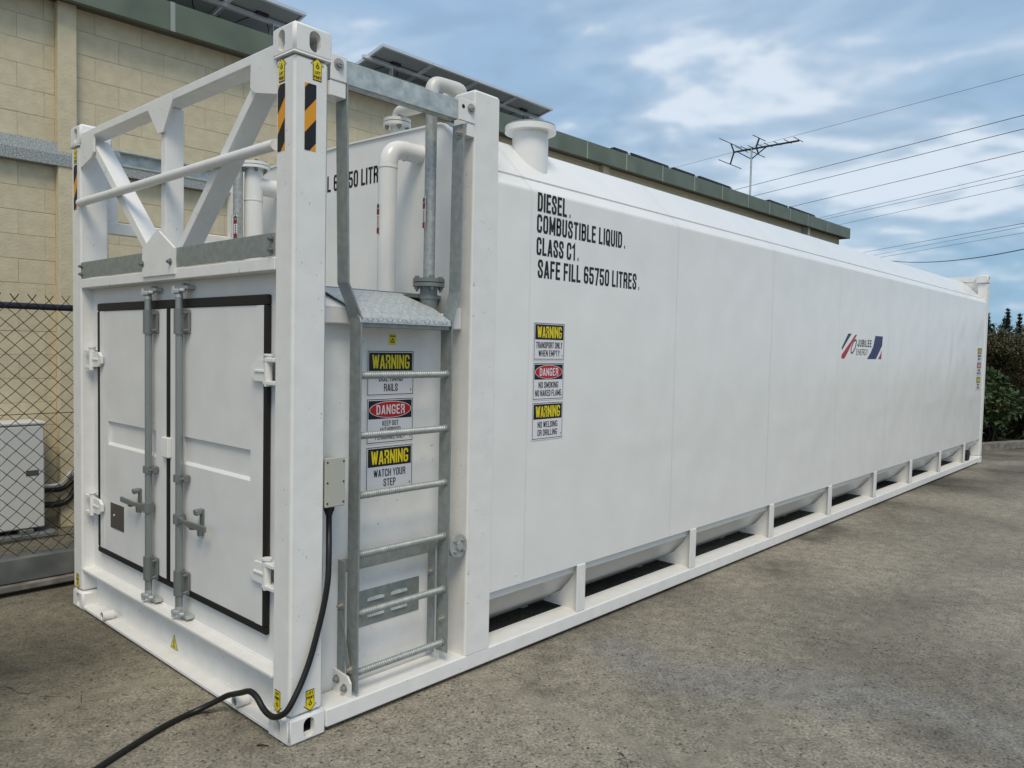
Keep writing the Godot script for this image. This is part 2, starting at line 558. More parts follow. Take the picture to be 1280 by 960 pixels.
func ground_material() -> StandardMaterial3D:
	var s := 1024
	var fine := bytes_of(noise(51, 0.11, 3), s)
	var mid := bytes_of(noise(52, 0.02, 5), s)
	var pit := bytes_of(noise(53, 0.07, 3), s)
	var grit := bytes_of(noise(54, 0.16, 2), s)
	var out := PackedByteArray()
	out.resize(s * s * 3)
	var hgt := PackedByteArray()
	hgt.resize(s * s)
	for i in s * s:
		var f := fine[i] / 255.0 - 0.5
		var m := mid[i] / 255.0 - 0.5
		var k := 0.545 + 0.21 * f + 0.14 * m
		var h := 0.55 + 0.35 * f + 0.2 * m
		var p := pit[i] / 255.0
		if p > 0.70:
			var e := minf((p - 0.70) * 9.0, 1.0)
			k *= 1.0 - 0.36 * e
			h -= 0.35 * e
		if grit[i] > 190:
			k *= 1.20
		elif grit[i] < 58:
			k *= 0.78
		k = clampf(k, 0.05, 1.0)
		out[i * 3] = int(k * 255.0)
		out[i * 3 + 1] = int(k * 0.957 * 255.0)
		out[i * 3 + 2] = int(k * 0.855 * 255.0)
		hgt[i] = int(clampf(h, 0.0, 1.0) * 255.0)
	var m3 := plain("ground", Color.WHITE, 0.86)
	var im := Image.create_from_data(s, s, false, Image.FORMAT_RGB8, out)
	m3.albedo_texture = ImageTexture.create_from_image(im)
	var hi := gray_image(hgt, s)
	hi.convert(Image.FORMAT_RGBA8)
	hi.bump_map_to_normal_map(3.0)
	m3.normal_enabled = true
	m3.normal_texture = ImageTexture.create_from_image(hi)
	m3.normal_scale = 0.45
	# stains and the smoother, cooler patch of cement on the right, in metres over a 24 m square
	var z := 1024
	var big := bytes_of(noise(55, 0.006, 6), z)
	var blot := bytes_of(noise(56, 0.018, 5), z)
	var st := PackedByteArray()
	st.resize(z * z * 3)
	var spine := [Vector2(0.3, -1.85), Vector2(0.75, -1.7), Vector2(1.0, -1.95), Vector2(1.45, -2.2), Vector2(1.8, -2.3), Vector2(2.15, -2.2), Vector2(2.6, -2.0)]
	for j in z:
		for i in z:
			var a := big[j * z + i] / 255.0
			var b := blot[j * z + i] / 255.0
			var k := 0.865 + 0.55 * (a - 0.5) + 0.30 * (b - 0.5)
			if b < 0.33:
				k -= (0.33 - b) * 0.7
			var cr := 1.0
			var cb := 1.0
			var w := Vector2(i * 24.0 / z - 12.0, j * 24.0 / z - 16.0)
			# darker, slightly yellower towards the fence, with a ragged edge
			var fence_tone := clampf(0.5 - (w.x + 0.15 + (a - 0.5) * 2.6 + (b - 0.5) * 1.0) * 0.7, 0.0, 1.0)
			k *= 1.0 - 0.13 * fence_tone
			cb = 1.0 - 0.03 * fence_tone
			if w.x > -0.6 and w.x < 3.4 and w.y > -3.2 and w.y < -0.8:
				var near := 9.0
				for q in spine.size() - 1:
					near = minf(near, Geometry2D.get_closest_point_to_segment(w, spine[q], spine[q + 1]).distance_to(w))
				var e := clampf((0.30 + (b - 0.5) * 0.35 - near) * 4.0, 0.0, 1.0)
				k = lerpf(k, 0.90, e * 0.7)
				cr = lerpf(1.0, 0.982, e)
				cb = lerpf(1.0, 1.055, e)
			st[(j * z + i) * 3] = int(clampf(k * cr, 0.0, 1.0) * 255.0)
			st[(j * z + i) * 3 + 1] = int(clampf(k, 0.0, 1.0) * 255.0)
			st[(j * z + i) * 3 + 2] = int(clampf(k * cb, 0.0, 1.0) * 255.0)
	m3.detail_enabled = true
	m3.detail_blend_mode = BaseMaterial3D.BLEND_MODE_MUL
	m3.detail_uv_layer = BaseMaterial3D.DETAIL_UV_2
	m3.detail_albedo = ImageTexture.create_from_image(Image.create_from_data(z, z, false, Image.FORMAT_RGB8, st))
	return m3

# ------------------------------------------------------------------ sky
func make_sky() -> Sky:
	var w := 2048
	var h := 1024
	var im := Image.create(w, h, false, Image.FORMAT_RGBF)
	var n1 := noise(61, 1.15, 7, FastNoiseLite.TYPE_SIMPLEX_SMOOTH, 0.56)
	var n2 := noise(62, 4.2, 6)
	var n3 := noise(63, 0.35, 3)
	var n4 := noise(64, 1.1, 4)
	for j in h:
		var el := PI * 0.5 - PI * (j + 0.5) / h
		var y := sin(el)
		for i in w:
			var az := TAU * (i + 0.5) / w - PI
			if j > h / 2 + 6:
				im.set_pixel(i, j, Color(0.30, 0.31, 0.31))
				continue
			var d := Vector3(sin(az) * cos(el), maxf(y, 0.0), -cos(az) * cos(el))
			# cloud layer seen in perspective, stretched along one wind direction
			var p := Vector2(d.x, d.z) / (d.y + 0.16)
			p = p.rotated(0.55) * Vector2(0.80, 1.22)
			p += Vector2(n3.get_noise_2d(p.x * 2.0, p.y * 2.0), n3.get_noise_2d(p.x * 2.0 + 31.0, p.y * 2.0 - 17.0)) * 0.22
			var a := n1.get_noise_2d(p.x, p.y)
			var b := n2.get_noise_2d(p.x + 7.0, p.y)
			var c := n4.get_noise_2d(p.x * 0.35 - 11.0, p.y * 0.35)
			var cover := smoothstep(-0.45, 0.30, a * 0.9 + c * 0.7 + b * 0.25)
			var white := smoothstep(-0.02, 0.52, a * 0.95 + b * 0.75 + c * 0.55 - 0.02)
			var t := pow(1.0 - clampf(d.y, 0.0, 1.0), 3.0)
			var blue := Color(0.295, 0.425, 0.62).lerp(Color(0.275, 0.445, 0.58), t)
			var haze := Color(0.41, 0.515, 0.66).lerp(Color(0.40, 0.53, 0.635), t)
			var lit := Color(0.72, 0.775, 0.845)
			var k := blue.lerp(haze, cover).lerp(lit, white * 0.62)
			var shade := 1.0 - 0.07 * smoothstep(0.0, 0.45, -b * 0.8 - a * 0.5)
			k = Color(k.r * shade, k.g * shade, k.b * shade)
			im.set_pixel(i, j, k)
	var pm := PanoramaSkyMaterial.new()
	pm.panorama = ImageTexture.create_from_image(im)
	var s := Sky.new()
	s.sky_material = pm
	return s

# ------------------------------------------------------------------ the tank container
const W := 2.438
const H := 2.896
const LEN := 12.192
var tank: Node3D

func wp(called: String, a: Vector3, b: Vector3, mat := "frame", bev := 0.006, parent: Node = null) -> MeshInstance3D:
	var mb := MB.new()
	mb.bb(a, b, bev)
	return obj(called, mb, M[mat], tank if parent == null else parent)

func rounded_rect(w: float, h: float, r: float) -> PackedVector2Array:
	var p := PackedVector2Array()
	for k in 4:
		var cx := (w * 0.5 - r) * (1 if k == 0 or k == 3 else -1)
		var cy := (h * 0.5 - r) * (1 if k < 2 else -1)
		for i in 6:
			var t := PI * 0.5 * (k + i / 5.0)
			p.append(Vector2(cx + cos(t) * r, cy + sin(t) * r))
	return p

# ISO corner block: hollow, with an oval opening in its two outer faces and its top or bottom
func corner_casting(sx: float, top: bool, sz: float):
	var c := CSGCombiner3D.new()
	c.name = numbered("corner_casting", tank)
	tank.add_child(c, true)
	var hgt := 0.121 if top else 0.113
	var at := Vector3(-0.081 if sx > 0 else -W + 0.081, H - hgt * 0.5 if top else hgt * 0.5, -0.089 if sz > 0 else -LEN + 0.089)
	c.position = at - tank.position
	var body := CSGMesh3D.new()
	body.name = "block"
	var mb := MB.new()
	mb.box(Vector3.ZERO, Vector3(0.164, hgt, 0.180), 0.012)
	# a closed, indexed body for the boolean
	var st := SurfaceTool.new()
	st.create_from(mb.mesh(), 0)
	st.index()
	body.mesh = st.commit()
	body.material = M.frame
	c.add_child(body)
	var core := CSGBox3D.new()
	core.name = "hollow"
	core.operation = CSGShape3D.OPERATION_SUBTRACTION
	core.size = Vector3(0.108, hgt - 0.054, 0.124)
	core.material = M.frame if top else M.hollow_shade  # bottom hollows have their inner shade painted in as a dark colour
	c.add_child(core)
	var side := CSGPolygon3D.new()
	side.name = "side_hole"
	side.operation = CSGShape3D.OPERATION_SUBTRACTION
	side.polygon = rounded_rect(0.052, 0.082, 0.025)
	side.depth = 0.06
	side.rotation.y = PI * 0.5
	side.position = Vector3(0.11 if sx > 0 else -0.05, 0.0, -0.005 * sz)
	side.material = M.frame
	c.add_child(side)
	var front := CSGPolygon3D.new()
	front.name = "end_hole"
	front.operation = CSGShape3D.OPERATION_SUBTRACTION
	front.polygon = rounded_rect(0.048, 0.082, 0.023)
	front.depth = 0.06
	front.position = Vector3(-0.008 * sx, 0.0, 0.12 if sz > 0 else -0.06)
	front.material = M.frame
	c.add_child(front)

# places signs on a plane: origin o is the top left corner of the sign, ex to the right, ey up
func sign_board(parent: Node, kind: String, lines: Array, o: Vector3, ex: Vector3, ey: Vector3, w: float, h: float, label: String):
	var nz := ex.cross(ey).normalized()
	var plate := MB.new()
	var bs := Basis(ex, ey, nz)
	plate.box(o + ex * w * 0.5 - ey * h * 0.5 + nz * 0.001, Vector3(w, h, 0.002), 0.0005, bs)
	var root := obj("warning_sign", plate, M.sticker_white, parent)
	root.set_meta("label", label)
	var z := nz * 0.0022
	var frame := MB.new()
	var mgn := 0.006
	var th := 0.0035
	for e in [[mgn, mgn, w - mgn, mgn + th], [mgn, h - mgn - th, w - mgn, h - mgn], [mgn, mgn, mgn + th, h - mgn], [w - mgn - th, mgn, w - mgn, h - mgn]]:
		frame.flat(o + ex * e[0] - ey * e[1] + z, o + ex * e[2] - ey * e[1] + z, o + ex * e[2] - ey * e[3] + z, o + ex * e[0] - ey * e[3] + z, nz)
	obj("border", frame, M.ink_soft, root)
	var hd := MB.new()
	var y0 := mgn + th + 0.004
	var y1 := h * 0.455
	var x0 := mgn + th + 0.004
	var x1 := w - x0
	z = nz * 0.0026
	hd.flat(o + ex * x0 - ey * y0 + z, o + ex * x1 - ey * y0 + z, o + ex * x1 - ey * y1 + z, o + ex * x0 - ey * y1 + z, nz)
	obj("header_panel", hd, M.ink, root)
	var txt := MB.new()
	var hh := y1 - y0
	if kind == "WARNING":
		write(txt, kind, o + ex * (x0 + (x1 - x0) * 0.07) - ey * (y1 - hh * 0.12) + nz * 0.0032, ex, ey, hh * 0.76, (x1 - x0) * 0.86, 0.135)
		obj("lettering", txt, M.sticker_yellow, root)
	else:
		for k in 2:
			var ov := MB.new()
			var rx := (x1 - x0) * (0.485 if k == 0 else 0.47)
			var ry := hh * (0.46 if k == 0 else 0.43)
			var cc := o + ex * w * 0.5 - ey * (y0 + y1) * 0.5 + nz * (0.0032 + 0.0004 * k)
			for i in 32:
				var a0 := TAU * i / 32
				var a1 := TAU * (i + 1) / 32
				ov.t3(cc, cc + ex * cos(a0) * rx + ey * sin(a0) * ry, cc + ex * cos(a1) * rx + ey * sin(a1) * ry, nz, nz, nz)
			obj("oval", ov, M.sticker_white if k == 0 else M.sticker_red, root)
		write(txt, kind, o + ex * (w * 0.5 - (x1 - x0) * 0.33) - ey * (y1 - hh * 0.24) + nz * 0.0042, ex, ey, hh * 0.52, (x1 - x0) * 0.66, 0.145)
		obj("lettering", txt, M.sticker_white, root)
	var body := MB.new()
	var room := h - mgn - th - 0.008 - y1
	var lh := room / (lines.size() + 0.18)
	for i in lines.size():
		var th2 := lh * 0.76
		var nat := text_width(lines[i], th2, th2 * 0.42, th2 * 0.135, th2 * 0.065)
		var tw := minf(nat * 1.15, (x1 - x0) * 0.93)
		write(body, lines[i], o + ex * (w * 0.5 - tw * 0.5) - ey * (y1 + lh * (i + 1.06)) + z, ex, ey, th2, tw, 0.135)
	obj("message", body, M.ink, root)
	var mk := MB.new()
	var c2 := o + ex * (x1 - 0.010) - ey * (h - mgn - th - 0.013) + z
	mk.flat(c2, c2 + ex * 0.005, c2 + ex * 0.005 + ey * 0.010, c2 + ey * 0.010, nz)
	obj("printer_mark", mk, M.ink_soft, root)

# small yellow arrow with a hook and LIFT POINT on it; o = foot centre of the arrow, ey towards its tip
func lift_label(parent: Node, o: Vector3, ex: Vector3, ey: Vector3, w: float, flip: bool):
	var nz := ex.cross(ey).normalized()
	for k in 2:
		var g := 0.0 if k == 0 else 0.0035
		var mb := MB.new()
		var b := w * 0.5 - g
		var p := PackedVector2Array([Vector2(-b * 0.72, g), Vector2(b * 0.72, g), Vector2(b * 0.72, w * 1.12), Vector2(b * 1.1, w * 1.12), Vector2(0, w * 1.62 - g * 1.5), Vector2(-b * 1.1, w * 1.12), Vector2(-b * 0.72, w * 1.12)])
		mb.prism(p, o + nz * (0.0016 + 0.0006 * k), ex, ey, -nz * 0.001)
		obj("lift_label", mb, M.ink if k == 0 else M.sticker_yellow, parent)
	var t := MB.new()
	var tx := -ex if flip else ex
	var ty := -ey if flip else ey
	var mid := o + ey * w * 0.40 + nz * 0.003
	write(t, "LIFT", mid - tx * w * 0.24 + ty * 0.003, tx, ty, w * 0.22, w * 0.48, 0.2)
	write(t, "POINT", mid - tx * w * 0.30 - ty * w * 0.27, tx, ty, w * 0.22, w * 0.60, 0.2)
	# the hook
	var hk := PackedVector2Array()
	for i in 9:
		var a := lerpf(2.6, 6.9, i / 8.0) if not flip else lerpf(2.6, 6.9, i / 8.0)
		hk.append(Vector2(cos(a), sin(a)) * w * 0.11)
	stroke(t, hk, false, w * 0.07, o + ey * w * (0.98 if not flip else 1.02) + nz * 0.003, tx, ty)
	stroke(t, PackedVector2Array([Vector2(0.0, w * 0.10), Vector2(0.0, w * 0.22)]), false, w * 0.09, o + ey * w * (0.98 if not flip else 1.02) + nz * 0.0031, tx, ty)
	obj("lift_lettering", t, M.ink, parent)

# strip of slanting black and yellow; o = its lower left corner
func hazard_strip(parent: Node, o: Vector3, ex: Vector3, ey: Vector3, w: float, h: float):
	var nz := ex.cross(ey).normalized()
	var base := MB.new()
	base.flat(o + nz * 0.001, o + ex * w + nz * 0.001, o + ex * w + ey * h + nz * 0.001, o + ey * h + nz * 0.001, nz)
	var root := obj("hazard_strip", base, M.hazard_yellow, parent)
	root.set_meta("label", "strip of slanting yellow and black bars")
	var bars := MB.new()
	var whole := PackedVector2Array([Vector2(0, 0), Vector2(w, 0), Vector2(w, h), Vector2(0, h)])
	for k in 2:
		var y := h * (-0.10 + k * 0.67)
		var para := PackedVector2Array([Vector2(0, y), Vector2(w, y + h * 0.23), Vector2(w, y + h * 0.585), Vector2(0, y + h * 0.355)])
		for poly in Geometry2D.intersect_polygons(whole, para):
			bars.prism(poly, o + nz * 0.0018, ex, ey, -nz * 0.0006)
	# the bars belong to the strip: joined into the post's second strip part
	obj("hazard_bars", bars, M.ink, parent)

func bolt(mb: MB, at: Vector3, d: Vector3, r := 0.014):
	mb.cyl(at, at + d * 0.004, r * 1.5, r * 1.5, 12)
	mb.cyl(at + d * 0.004, at + d * 0.016, r, r * 0.95, 6)
	mb.cyl(at + d * 0.016, at + d * 0.022, r * 0.5, r * 0.4, 8)

func bolt_part(called: String, at: Vector3, d: Vector3, r: float, mat: String, parent: Node):
	var mb := MB.new()
	bolt(mb, at, d, r)
	obj(called, mb, M[mat], parent)

func tank_profile() -> PackedVector2Array:
	# half the cross-section from the bottom up (x to the right from the centre line), then mirrored
	var hw := W * 0.5 - 0.012
	var r := [Vector2(0, 0.040), Vector2(hw - 0.43, 0.047), Vector2(hw - 0.35, 0.066), Vector2(hw - 0.28, 0.100), Vector2(hw - 0.17, 0.185), Vector2(hw - 0.046, 0.318), Vector2(hw - 0.034, 0.326), Vector2(hw - 0.030, 0.334), Vector2(hw - 0.030, 0.362), Vector2(hw - 0.004, 0.374), Vector2(hw, 0.378), Vector2(hw, 2.460)]
	for i in 4:
		var a := PI * 0.25 * (i + 1) / 4.0
		r.append(Vector2(hw - 0.035 + cos(a) * 0.035, 2.460 + sin(a) * 0.035))
	# a band, then the groove of the lapped seam, then the 45 degree slope
	r.append(r[r.size() - 1] + Vector2(-0.055, 0.055))
	var e0: Vector2 = r[r.size() - 1]
	r.append(e0 + Vector2(-0.010, -0.004))
	r.append(e0 + Vector2(-0.013, 0.006))
	var s: Vector2 = e0 + Vector2(-0.006, 0.012)
	r.append(s)
	r.append(s + Vector2(-0.218, 0.218))
	for i in 4:
		var a := PI * 0.25 + PI * 0.25 * (i + 1) / 4.0
		var b: Vector2 = s + Vector2(-0.218, 0.218)
		r.append(b + Vector2(-cos(PI * 0.25) + cos(a), -sin(PI * 0.25) + sin(a)) * 0.09)
	r.append(Vector2(0, r[r.size() - 1].y + 0.02))
	var out := PackedVector2Array()
	for p in r:
		out.append(p)
	for i in range(r.size() - 2, 0, -1):
		out.append(Vector2(-r[i].x, r[i].y))
	return out

func build_tank():
	tank = thing("fuel_tank_container", "long white steel tank container with ladder and double doors standing on the yard", "tank container", Vector3(-W * 0.5, 0, -LEN * 0.5))
	var X := Vector3.RIGHT
	var Y := Vector3.UP
	var Z := Vector3.BACK
	# --- corner posts and castings
	for sx in [1.0, -1.0]:
		for sz in [1.0, -1.0]:
			corner_casting(sx, true, sz)
			corner_casting(sx, false, sz)
			var x0: float = -0.003 if sx > 0 else -W + 0.003
			var x1: float = -0.142 if sx > 0 else -W + 0.142
			var z0: float = -0.003 if sz > 0 else -LEN + 0.003
			var z1: float = -0.168 if sz > 0 else -LEN + 0.150
			var post := wp("corner_post", Vector3(x0, 0.111, z0), Vector3(x1, H - 0.119, z1), "frame", 0.018)
			if sz > 0:
				var fx: float = -0.090 if sx > 0 else -W + 0.076
				lift_label(post, Vector3(fx, 2.675, -0.003), X, Y, 0.058, false)
				lift_label(post, Vector3(fx, 0.212, -0.003), -X, -Y, 0.058, true)
				hazard_strip(post, Vector3(fx - 0.028, 2.404, -0.003), X, Y, 0.052, 0.262)
				if sx > 0:
					lift_label(post, Vector3(-0.003, 2.687, -0.107), -Z, Y, 0.056, false)
					lift_label(post, Vector3(-0.003, 0.212, -0.100), Z, -Y, 0.056, true)
					hazard_strip(post, Vector3(-0.003, 2.407, -0.051), -Z, Y, 0.052, 0.262)
				# the weld bead under the casting
				var bead := MB.new()
				bead.tube([Vector3(x1, H - 0.119, z0 + 0.002), Vector3(x0 + 0.002 * sx, H - 0.119, z0 + 0.002), Vector3(x0 + 0.002 * sx, H - 0.119, z1)], 0.005, 6)
				obj("weld_bead", bead, M.frame, post)
	var scrape := MB.new()
	for e in [[0.022, 0.055], [0.075, 0.030]]:
		scrape.box(Vector3(-0.0042, e[0] + e[1] * 0.5, -0.0042), Vector3(0.0012, e[1], 0.0055), 0.0, Basis(Y, PI * 0.25))
	obj("scrape_mark", scrape, M.ink, tank)
	# second posts, where the tank itself begins
	for sx in [1.0, -1.0]:
		var x0: float = 0.0 if sx > 0 else -W
		wp("inner_post", Vector3(x0, 0.085, -0.988), Vector3(x0 - 0.160 * sx, 2.884, -1.174), "frame", 0.016)
		# base rail
		var xr: float = -0.001 if sx > 0 else -W + 0.001
		wp("base_rail", Vector3(xr, 0.018, -0.178), Vector3(xr - 0.150 * sx, 0.100, -LEN + 0.178), "frame", 0.010)
		# uprights: a narrow flange with a web plate behind it
		for i in 8:
			var z := -1.945 - 1.308 * i
			var mb := MB.new()
			var xf: float = -0.006 if sx > 0 else -W + 0.006
			mb.bb(Vector3(xf, 0.099, z - 0.040), Vector3(xf - 0.012 * sx, 0.378, z + 0.040), 0.004)
			mb.prism(PackedVector2Array([Vector2(0.012, 0.099), Vector2(0.42, 0.099), Vector2(0.42, 0.12), Vector2(0.24, 0.14), Vector2(0.15, 0.19), Vector2(0.08, 0.27), Vector2(0.03, 0.360), Vector2(0.012, 0.366)]), Vector3(xf, 0, z - 0.006), Vector3(-sx, 0, 0), Y, Vector3(0, 0, 0.012))
			obj("rail_upright", mb, M.frame, tank)
	for i in 8:
		var z := -1.945 - 1.308 * i
		wp("cross_member", Vector3(-0.44, 0.012, z + 0.03), Vector3(-W + 0.44, 0.062, z - 0.03), "frame", 0.006)
	# --- shell, welded up from rings of plate
	var prof := tank_profile()
	var joints := [-1.100, -1.432, -2.93, -4.43, -5.93, -7.43, -8.93, -10.43, -11.93, -12.06]
	for i in joints.size() - 1:
		var mb := MB.new()
		var za: float = joints[i] - (0.0012 if i > 0 else 0.0)
		var zb: float = joints[i + 1] + 0.0012
		ring_of(mb, prof, za, zb)
		obj("shell_plate", mb, M.white, tank)
	var liner := MB.new()
	var small := PackedVector2Array()
	for p in prof:
		small.append(Vector2(p.x * 0.9988, 1.45 + (p.y - 1.45) * 0.9988))
	ring_of(liner, small, -1.12, -12.05)
	obj("inner_shell", liner, M.white, tank)
	# the end walls
	for e in [[-1.100, 0.012], [-12.060, -0.012]]:
		var mb := MB.new()
		mb.prism(prof, Vector3(-W * 0.5, 0, e[0]), X, Y, Vector3(0, 0, e[1]))
		var wall := obj("end_wall", mb, M.white, tank)
		if e[0] > -2.0:
			# folded edge round the end wall
			var lip := MB.new()
			for k in range(5, prof.size() - 5):
				var a := prof[k]
				var b := prof[k + 1]
				if a.y > 2.3 and b.y > 2.3:
					lip.bar(Vector3(a.x - W * 0.5, a.y + 0.004, -1.090), Vector3(b.x - W * 0.5, b.y + 0.004, -1.090), Z, 0.024, 0.010)
			obj("edge_lip", lip, M.white, wall)
			var t := MB.new()
			write(t, "SAFE FILL 65750 LITRES", Vector3(-1.704, 2.562, -1.0868), X, Y, 0.096, 0.93, 0.15)
			obj("lettering", t, M.ink, wall)
	# little weld spots on the lower side edge
	var spots := MB.new()
	for s in [[-1.385, 0.395], [-3.0, 0.385], [-1.37, 0.43]]:
		spots.box(Vector3(-0.011, s[1], s[0]), Vector3(0.004, 0.006, 0.012), 0.002)
	obj("weld_spots", spots, M.sticker_white, tank)
	# --- writing on the long side
	var px := -0.0112
	var rows := [["DIESEL", 2.369, 0.101, -1.480, 0.250], ["COMBUSTIBLE LIQUID", 2.257, 0.097, -1.477, 0.795], ["CLASS C1", 2.138, 0.095, -1.478, 0.335], ["SAFE FILL 65750 LITRES", 2.018, 0.098, -1.492, 0.948]]
	for r in rows:
		var t := MB.new()
		write(t, r[0], Vector3(px, r[1], r[3]), -Z, Y, r[2], r[4], 0.155)
		obj("side_lettering", t, M.ink, tank)
		var d := MB.new()
		var o := Vector3(px, r[1], r[3] - r[4] - 0.022)
		write(d, "O", o, -Z, Y, 0.020, 0.012, 0.2)
		obj("registered_mark", d, M.ink_soft, tank)
	var signs := [["WARNING", ["TRANSPORT ONLY", "WHEN EMPTY"]], ["DANGER", ["NO SMOKING", "NO NAKED FLAME"]], ["WARNING", ["NO WELDING", "OR DRILLING"]]]
	for i in 3:
		sign_board(tank, signs[i][0], signs[i][1], Vector3(px, 1.783 - 0.2165 * i, -1.468), -Z, Y, 0.268, 0.209, ["yellow and black warning sign on transport", "red oval danger sign on smoking", "yellow and black warning sign on welding"][i])
		sign_board(tank, signs[i][0], signs[i][1], Vector3(px, 1.783 - 0.2165 * i, -11.62), -Z, Y, 0.268, 0.209, ["far warning sign on transport", "far danger sign on smoking", "far warning sign on welding"][i])
	build_logo(Vector3(px, 0, 0), -Z, Y)
	build_front()
	build_ladder()
	build_pipes()
	build_far_end()

func ring_of(mb: MB, prof: PackedVector2Array, za: float, zb: float):
	var cnt := prof.size()
	var segn: Array[Vector2] = []
	for k in cnt:
		var e := prof[(k + 1) % cnt] - prof[k]
		segn.append(Vector2(e.y, -e.x).normalized())
	for k in cnt:
		var a := prof[k]
		var b := prof[(k + 1) % cnt]
		var na := segn[k]
		var nb := segn[k]
		var prev := segn[(k - 1 + cnt) % cnt]
		var next := segn[(k + 1) % cnt]
		if prev.dot(na) > 0.9:
			na = (na + prev).normalized()
		if next.dot(nb) > 0.9:
			nb = (nb + next).normalized()
		var ox := -W * 0.5
		var n3a := Vector3(na.x, na.y, 0)
		var n3b := Vector3(nb.x, nb.y, 0)
		mb.q(Vector3(a.x + ox, a.y, za), Vector3(b.x + ox, b.y, za), Vector3(b.x + ox, b.y, zb), Vector3(a.x + ox, a.y, zb), n3a, n3b, n3b, n3a)

# the swoosh marks and the two-line name on the long side; s runs along the side, y up
func build_logo(o: Vector3, ex: Vector3, ey: Vector3):
	var nz := ex.cross(ey)
	var back := MB.new()
	back.prism(PackedVector2Array([Vector2(6.018, 1.705), Vector2(6.18, 1.845), Vector2(6.275, 1.847), Vector2(6.20, 1.800), Vector2(6.03, 1.685)]), o + nz * 0.001, ex, ey, -nz * 0.0005)
	var root := obj("company_emblem", back, M.logo_navy, tank)
	root.set_meta("label", "blue and red emblem with slanting strokes and a two-line name")
	var red := MB.new()
	red.prism(PackedVector2Array([Vector2(6.375, 1.838), Vector2(6.432, 1.842), Vector2(6.30, 1.755), Vector2(6.18, 1.66), Vector2(6.105, 1.603), Vector2(6.04, 1.598), Vector2(6.015, 1.615), Vector2(6.03, 1.640), Vector2(6.16, 1.715), Vector2(6.27, 1.775)]), o + nz * 0.001, ex, ey, -nz * 0.0005)
	obj("red_stroke", red, M.logo_red, root)
	for k in 2:
		var loop := PackedVector2Array()
		for i in 13:
			var a := -0.9 + (PI + 0.25) * i / 12.0 + (PI if k == 1 else 0.0)
			loop.append(Vector2(6.345, 1.722) + Vector2(cos(a) * 0.052 + sin(a) * 0.048, sin(a) * 0.066))
		var lm := MB.new()
		stroke(lm, loop, false, 0.017, o + nz * (0.001 + 0.0003 * k), ex, ey)
		obj("loop_stroke", lm, M.logo_navy if k == 0 else M.logo_red, root)
	var t := MB.new()
	write(t, "JUBILEE", o + ex * 6.445 + ey * 1.722 + nz * 0.0012, ex, ey, 0.072, 0.430, 0.16)
	obj("lettering", t, M.ink, root)
	var t2 := MB.new()
	write(t2, "ENERGY", o + ex * 6.425 + ey * 1.637 + nz * 0.0012, ex, ey, 0.062, 0.345, 0.09)
	obj("lettering", t2, M.ink_soft, root)
	var blue := MB.new()
	blue.prism(PackedVector2Array([Vector2(6.985, 1.842), Vector2(7.225, 1.842), Vector2(7.215, 1.742), Vector2(7.03, 1.598), Vector2(6.755, 1.598), Vector2(6.86, 1.665), Vector2(6.935, 1.735)]), o + nz * 0.001, ex, ey, -nz * 0.0005)
	obj("blue_band", blue, M.logo_blue, root)
	var corner := MB.new()
	corner.prism(PackedVector2Array([Vector2(7.208, 1.692), Vector2(7.205, 1.598), Vector2(7.095, 1.598), Vector2(7.17, 1.645)]), o + nz * 0.001, ex, ey, -nz * 0.0005)
	obj("red_corner", corner, M.logo_red, root)

